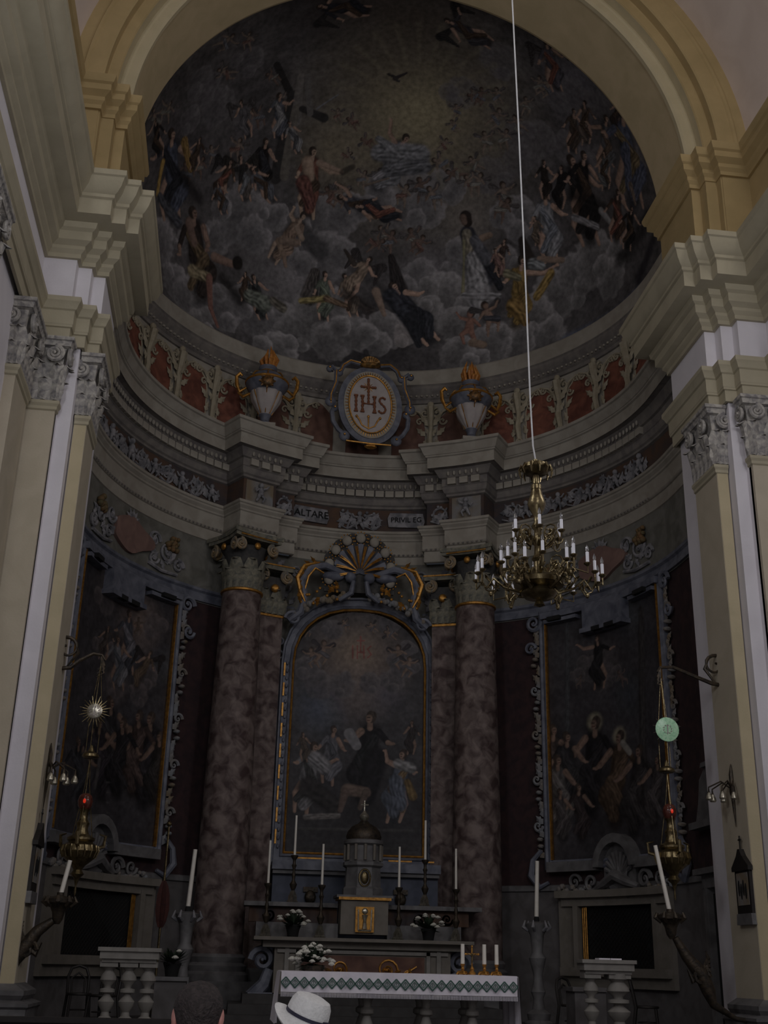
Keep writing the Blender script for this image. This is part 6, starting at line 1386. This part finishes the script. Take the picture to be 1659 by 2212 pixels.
# Father and Christ
cv.figure(878, 298, 135, 125, (.19, .19, .22), (.26, .25, .27), 1, ((-.36, -.10), (.3, .3)), legs=False, seat=.16); cv.cap((820, 330), (905, 335), 24, 30, (.21, .21, .24), .4, .5, fr=11); cv.cap((840, 368), (915, 360), 18, 20, (.15, .15, .18), .4, .5, fr=11); cv.cap((818, 300), (850, 325), 9, 15, (.22, .22, .25), .4, .4)
cv.figure(677, 326, 145, 98, RD, BN, 1, ((.42, .28), (-.18, .42)), skin=(.40, .28, .20), seat=.02); cv.cap((664, 350), (668, 382), 17, 15, (.36, .25, .18), .4); cv.cap((690, 352), (740, 372), 9, 5, (.33, .23, .17), .4); cv.cap((655, 395), (670, 440), 20, 14, (.20, .08, .065), .3, .5); cv.cap((740, 372), (762, 360), 10, 8, BK, .6, al=.6)
cv.figure(520, 340, 95, 85, (.13, .11, .10), (.17, .18, .21), 1, ((.3, .25), (-.2, .3)), wings=(.05, .045, .04)); cv.figure(545, 365, 85, 60, (.12, .13, .17), BN, 1)
# left crowd
cv.figure(372, 288, 190, 93, (.07, .09, .17), DB, 1, ((.2, .2), (-.2, .3))); cv.cap((352, 350), (340, 420), 9, 6, OC, .3, .3); cv.cap((398, 305), (412, 365), 13, 10, (.28, .17, .05), .3, .5, fr=12); cv.cap((345, 425), (385, 480), 12, 16, BL, .4, .4); cv.figure(335, 260, 80, 80, BK, BN, -1); cv.cap((395, 380), (430, 430), 26, 20, BK, .95, .5, .8); cv.figure(432, 300, 70, 100, BN, None, -1)
cv.figure(500, 350, 90, 110, BN, RD, -1, wings=(.05, .045, .045)); cv.figure(470, 395, 70, 80, (.12, .12, .15), BN, 1)
cv.figure(418, 458, 200, 88, (.055, .04, .035), (.16, .11, .06), 1, ((.12, .42), (-.16, .45)), skin=(.27, .17, .13), legs=False); cv.cap((408, 480), (420, 525), 14, 12, (.22, .14, .11), .4); cv.cap((415, 585), (450, 600), 18, 14, (.26, .21, .12), .4, .5); cv.cap((452, 600), (455, 665), 11, 8, (.27, .13, .10), .3); cv.cap((455, 665), (470, 705), 7, 5, (.27, .13, .10), .3)
cv.cap((463, 555), (500, 570), 12, 10, (.27, .17, .13), .3); cv.cap((513, 566), (513, 570), 15, 15, (.035, .028, .025), .3); cv.cap((480, 600), (520, 650), 22, 26, BK, .95, .5, .8)
cv.figure(548, 598, 95, 80, (.06, .07, .07), BK, 1); cv.figure(530, 590, 60, 90, BN, None, -1); cv.cap((540, 640), (570, 655), 20, 24, (.16, .175, .145), .4, .5, fr=10); cv.cap((590, 650), (610, 665), 12, 14, (.17, .15, .12), .4, .5)
# central flying youth
cv.cap((642, 490), (690, 540), 24, 30, (.10, .095, .10), .6); cv.figure(656, 466, 120, 128, (.25, .17, .125), None, 1, ((-.22, -.02), (.25, .45)), skin=(.38, .27, .20), legs=True)
cv.cap((640, 490), (652, 515), 7, 8, (.33, .24, .18), .4); cv.cap((602, 520), (608, 545), 9, 7, (.30, .21, .15), .4); cv.cap((612, 545), (617, 575), 7, 5, (.28, .19, .14), .4); cv.cap((608, 520), (640, 525), 10, 11, (.24, .17, .13), .4)
cv.figure(735, 425, 110, 25, (.08, .08, .11), BN, 1, ((.2, -.2), (-.2, .3))); cv.figure(770, 445, 100, 10, DB, RD, -1); cv.cap((790, 400), (840, 385), 4, 2, (.2, .15, .12), .4)
# musicians below the middle
cv.cap((668, 640), (680, 590), 24, 14, (.105, .09, .085), .3, .45, fr=14); cv.figure(703, 592, 100, 95, (.13, .15, .12), GN, 1, ((.22, .4), (-.2, .45)), dark=.6); cv.figure(745, 596, 90, 80, (.22, .17, .13), BN, 1, dark=.6); cv.figure(798, 560, 100, 120, (.30, .22, .16), None, -1, ((-.3, .25), (.25, .3)), wings=(.07, .06, .06), dark=.6)
cv.cap((650, 650), (705, 645), 8, 10, (.30, .24, .09), .4, .5); cv.cap((705, 645), (745, 660), 9, 8, (.20, .13, .08), .4, .5); cv.cap((745, 635), (800, 670), 18, 16, (.07, .055, .05), .8, .5, .8); cv.cap((745, 540), (765, 570), 4, 8, (.09, .07, .06), .4)
cv.cap((845, 555), (862, 625), 8, 22, (.055, .045, .045), .3, .5, fr=14); cv.figure(850, 618, 150, 58, (.05, .055, .085), DB, 1, ((.3, .3), (-.12, .4)), dark=.6); cv.cap((845, 640), (885, 690), 22, 22, (.05, .055, .09), .4, .5); cv.cap((885, 690), (905, 745), 20, 9, DB, .4, .3); cv.cap((812, 630), (830, 680), 12, 6, (.30, .21, .16), .4)
# kneeling saint
cv.cap((1012, 475), (1012, 475), 60, 60, (.24, .205, .18), .9, al=.5, model=0); cv.cap((1010, 505), (1040, 600), 20, 34, (.05, .05, .08), .3, .3); cv.cap((1008, 505), (1015, 560), 13, 14, (.23, .20, .15), .3, .4); cv.cap((1022, 560), (1035, 640), 20, 34, (.30, .29, .30), .3, .45, fr=12); cv.cap((1002, 520), (1000, 630), 4, 5, (.26, .24, .14), .3); cv.cap((1050, 560), (1080, 620), 14, 10, DB, .3, .3)
cv.cap((1005, 640), (1075, 640), 12, 12, (.24, .23, .24), .5, .5); cv.cap((1040, 515), (1058, 508), 9, 8, (.26, .18, .13), .3); cv.cap((1006, 468), (1010, 480), 15, 12, (.05, .035, .03), .25); cv.cap((1000, 470), (1003, 480), 9, 8, (.20, .13, .10), .3); cv.cap((1025, 520), (1050, 560), 14, 18, (.13, .13, .17), .4, .3)
# right crowd
cv.figure(1178, 420, 150, 88, (.26, .26, .28), (.17, .19, .25), 1, ((.28, .3), (-.2, .4)), dark=.6); cv.figure(1155, 470, 60, 80, (.16, .12, .09), None, -1); cv.figure(1235, 345, 190, 80, BK, (.04, .035, .035), 1); cv.figure(1175, 350, 80, 90, (.045, .035, .03), None, 1); cv.figure(1212, 362, 90, 90, BK, None, -1); cv.figure(1262, 335, 150, 95, BK, BN, 1); cv.cap((1235, 420), (1300, 450), 26, 26, BK, .95, .5, .8); cv.cap((1240, 470), (1290, 490), 10, 9, (.24, .23, .24), .4, .4); cv.cap((1298, 455), (1318, 480), 10, 8, (.25, .24, .24), .4)
cv.figure(1240, 240, 90, 95, (.10, .075, .06), BN, 1); cv.figure(1262, 222, 90, 85, (.15, .11, .09), BN, -1); cv.figure(1310, 255, 120, 95, (.13, .13, .14), (.16, .11, .08), 1, ((-.35, .1), (.2, .3))); cv.figure(1340, 215, 70, 100, (.07, .05, .04), BN, -1)
cv.figure(1345, 240, 210, 86, (.085, .11, .22), (.20, .15, .08), 1, ((.15, .3), (-.2, .2)), legs=True); cv.cap((1352, 320), (1358, 400), 17, 15, (.085, .11, .23), .3, .5, fr=12); cv.cap((1362, 400), (1372, 440), 10, 6, (.20, .15, .12), .3, .4)
cv.figure(1335, 415, 110, 95, (.09, .055, .04), RD, 1); cv.figure(1365, 450, 90, 100, BK, BN, 1); cv.figure(1305, 330, 80, 85, (.15, .15, .15), BN, -1)
cv.cap((1128, 520), (1140, 560), 12, 22, (.06, .045, .04), .4); cv.figure(1128, 562, 150, 98, (.30, .19, .05), (.24, .15, .04), 1, ((.5, .0), (-.2, .35)), dark=.6, legs=False); cv.cap((1160, 640), (1190, 590), 12, 12, (.34, .22, .06), .3, .5); cv.cap((1110, 660), (1135, 695), 22, 12, (.30, .18, .05), .3, .5); cv.cap((1165, 560), (1215, 562), 9, 8, (.29, .20, .15), .4); cv.cap((1150, 570), (1170, 575), 16, 12, (.22, .23, .24), .4, .5)
cv.figure(1090, 520, 70, 100, (.09, .06, .05), None, -1); cv.figure(1070, 540, 60, 80, PK, None, 1); cv.cap((1095, 590), (1120, 600), 12, 10, (.23, .21, .13), .4, .4)
cv.putto(1018, 672, 75, 95, -1, None, (.30, .15, .11)); cv.putto(1045, 655, 70, 70, 1, (.09, .08, .08), (.30, .19, .14), (.08, .08, .11)); cv.cap((1020, 740), (1045, 745), 12, 10, (.26, .18, .13), .4)
do = finish('apse_dome', PD, FD, cv.C * .85 * np.clip(cv.C.mean(1, keepdims=True) / .14, .4, 2) ** .3, M['paint'], None, np.array([XA, YC, ZS])); do['kind'] = 'structure'

# ---- altar painting ----
x0, x1, z0, z1 = -1.5, 1.5, 3.85, 9.32
def amask(S, Z):
    q = np.clip((Z - 8.0) / 1.32, 0, 1); return np.abs(S) <= 1.51 * (1 - q ** 2.0) ** .5 + .02
PA, FA = grid_paint('canvas', lambda s_, z_: (AX + s_, AYY - .02, z_), x0, x1, z0, z1, 210, 380, amask)
ca_ = Canvas(PA, lambda u, v: aY(u, v, AYY - .02), (.075, .07, .075), lambda p: np.array([0, -1.0, 0]))
ca_.glow(775, 1430, 130, (.26, .19, .155), .95, 1.0); ca_.glow(770, 1410, 70, (.34, .25, .17), .7, 1.2); ca_.glow(690, 1530, 70, (.09, .12, .22), .85, 1); ca_.glow(830, 1500, 60, (.12, .12, .17), .7); ca_.glow(770, 1500, 90, (.20, .16, .155), .7, 1)
for u, v, r in ((690, 1480, 34), (660, 1440, 26), (740, 1480, 30), (850, 1470, 28), (870, 1440, 30), (800, 1475, 24), (880, 1400, 20), (720, 1360, 24), (840, 1350, 24)): ca_.cloud(u, v, r, (.22, .19, .19), (.08, .075, .085), .8)
for u, v, h, th, fl in ((700, 1385, 52, 100, 1), (672, 1400, 44, 80, -1), (860, 1395, 52, 80, -1), (885, 1420, 44, 100, 1), (740, 1340, 26, 60, 1), (800, 1345, 26, 60, -1), (830, 1365, 30, 20, 1), (665, 1350, 26, 90, 1)): ca_.putto(u, v, h, th, fl, (.06, .05, .055), (.24, .16, .12), (.13, .12, .13))
for (a, b) in (((762, 1395), (762, 1422)), ((772, 1395), (772, 1422)), ((786, 1395), (786, 1422)), ((772, 1409), (786, 1409)), ((779, 1375), (779, 1408)), ((772, 1384), (787, 1384)), ((801, 1396), (794, 1402)), ((794, 1402), (802, 1414)), ((802, 1414), (794, 1421))): ca_.cap(a, b, 2, 2, (.30, .10, .08), .4, model=0)
ca_.glow(780, 1760, 190, (.03, .028, .03), .8, .8)
ca_.figure(800, 1548, 190, 92, (.022, .020, .024), (.03, .03, .035), -1, ((.25, .28), (-.25, .3)), dark=.4, legs=False); ca_.cap((755, 1585), (770, 1610), 14, 12, (.24, .23, .24), .25, model=.1); ca_.cap((812, 1640), (790, 1720), 34, 26, (.022, .02, .024), .4, .3)
ca_.figure(722, 1575, 120, 100, (.16, .15, .19), (.10, .10, .13), 1, dark=.45); ca_.figure(680, 1612, 150, 105, (.22, .21, .22), (.06, .06, .06), 1, ((.35, .1), (-.2, .3)), dark=.5); ca_.cap((680, 1640), (700, 1655), 22, 20, (.25, .24, .25), .4, .5, fr=11); ca_.cap((665, 1700), (720, 1740), 30, 26, (.045, .04, .04), .5, .4)
ca_.figure(655, 1585, 60, 90, (.10, .075, .06), None, 1, dark=.4); ca_.figure(870, 1628, 150, 95, (.09, .12, .19), (.20, .13, .06), -1, ((.25, -.02), (-.2, .25)), dark=.5); ca_.cap((860, 1650), (888, 1660), 14, 14, (.28, .27, .27), .4, .5); ca_.cap((855, 1690), (862, 1735), 20, 22, (.10, .13, .21), .35, .5, fr=11); ca_.cap((880, 1690), (892, 1720), 10, 12, (.20, .13, .05), .4, .5)
ca_.cap((750, 1706), (790, 1712), 16, 14, (.20, .14, .11), .4, .2); ca_.cap((745, 1712), (735, 1750), 12, 7, (.16, .11, .09), .4); ca_.cap((790, 1712), (778, 1745), 10, 7, (.14, .10, .08), .4); ca_.cap((660, 1765), (730, 1762), 8, 8, (.20, .18, .17), .5, .4); ca_.cap((640, 1790), (900, 1795), 5, 5, (.08, .075, .075), .6); ca_.cap((640, 1830), (900, 1835), 5, 5, (.06, .055, .055), .6)
ca_.figure(890, 1560, 70, 90, (.05, .04, .04), None, -1, dark=.35)
finish('canvas', PA, FA, ca_.C * .8, M['oil'], ah, wloc(ah))

# ---- side paintings ----
for sd in ('left', 'right'):
    root, f, hw, z0, z1, am = SIDEPICS[sd]
    PS, FS = grid_paint('canvas', lambda s_, z_: f(s_, z_, .03), -hw, hw, z0, z1, 150, 300)
    nn = lambda p: np.array([XA - p[0], YC - p[1], 0]) / np.linalg.norm([XA - p[0], YC - p[1]])
    cs = Canvas(PS, lambda u, v: aC(u, v, RA - .03), (.055, .05, .055), nn)
    if sd == 'left':
        cs.glow(300, 1340, 90, (.24, .175, .15), .9, 1.1); cs.glow(240, 1260, 90, (.11, .085, .075), .8); cs.glow(360, 1440, 60, (.09, .10, .13), .7); cs.glow(250, 1480, 60, (.16, .12, .11), .8)
        for u, v, r in ((230, 1300, 34), (330, 1350, 30), (250, 1480, 34), (320, 1460, 30), (220, 1400, 26), (300, 1500, 30)): cs.cloud(u, v, r, (.19, .15, .145), (.06, .055, .06), .75)
        cs.figure(280, 1325, 130, 95, (.06, .065, .09), (.17, .16, .18), 1, ((.2, .2), (-.2, .3)), dark=.35); cs.putto(300, 1335, 40, 95, 1, None, (.14, .10, .08)); cs.figure(255, 1380, 110, 92, (.18, .175, .19), (.08, .09, .12), 1, dark=.35); cs.figure(325, 1410, 85, 110, (.13, .09, .06), None, -1, wings=(.035, .03, .03), dark=.4, legs=False); cs.figure(235, 1355, 70, 100, (.07, .055, .05), None, -1, dark=.35)
        for u, v, h, c in ((240, 1515, 190, (.03, .028, .03)), (215, 1560, 170, (.03, .025, .03)), (325, 1550, 200, (.025, .022, .025)), (300, 1545, 180, (.06, .04, .035)), (265, 1560, 170, (.02, .018, .02)), (170, 1600, 150, (.03, .03, .04)), (345, 1590, 150, (.025, .022, .022))): cs.figure(u, v, h, 92, c, tuple(q * 1.6 for q in c), 1 if u < 260 else -1, dark=.25, legs=False)
        for k in range(6): cs.cap((230, 1690 + 22 * k), (370, 1700 + 22 * k), 3, 3, (.075, .07, .07), .6)
        cs.cap((215, 1640), (205, 1700), 8, 8, (.09, .08, .08), .6)
    else:
        cs.glow(1300, 1430, 80, (.13, .11, .11), .8); cs.glow(1370, 1330, 90, (.08, .085, .10), .7); cs.glow(1230, 1420, 70, (.085, .08, .085), .7); cs.glow(1360, 1500, 70, (.06, .075, .11), .7); cs.glow(1300, 1700, 150, (.03, .026, .026), .7)
        for u, v, r in ((1275, 1445, 30), (1300, 1470, 24), (1330, 1455, 20), (1250, 1460, 20)): cs.cloud(u, v, r, (.17, .145, .14), (.06, .055, .06), .75)
        cs.cap((1385, 1320), (1390, 1760), 14, 16, (.055, .05, .05), .4, .3); cs.cap((1225, 1340), (1225, 1600), 8, 8, (.07, .07, .075), .5, .2)
        cs.figure(1290, 1378, 110, 85, (.022, .02, .022), (.03, .028, .03), -1, ((.4, .1), (-.3, .2)), halo=False, dark=.4); cs.putto(1335, 1450, 36, 60, 1, None, (.14, .10, .09)); cs.putto(1255, 1460, 30, 100, -1, None, (.12, .09, .08))
        for u, v, h, c in ((1285, 1560, 210, (.02, .018, .02)), (1338, 1590, 200, (.085, .055, .035)), (1195, 1575, 170, (.06, .045, .04)), (1225, 1590, 160, (.03, .028, .03)), (1205, 1640, 160, (.10, .09, .085)), (1380, 1620, 190, (.04, .035, .035)), (1420, 1640, 150, (.07, .06, .06)), (1250, 1700, 120, (.04, .03, .03)), (1210, 1710, 110, (.07, .06, .06))): cs.figure(u, v, h, 90, c, tuple(q * 1.6 for q in c), 1 if u < 1260 else -1, halo=u in (1285, 1338), dark=.33, legs=False)
        cs.cap((1345, 1605), (1360, 1625), 9, 9, (.26, .24, .21), .3); cs.cap((1190, 1800), (1400, 1770), 4, 4, (.07, .065, .065), .6)
    finish('canvas', PS, FS, cs.C * .85, M['oil'], root, wloc(root))
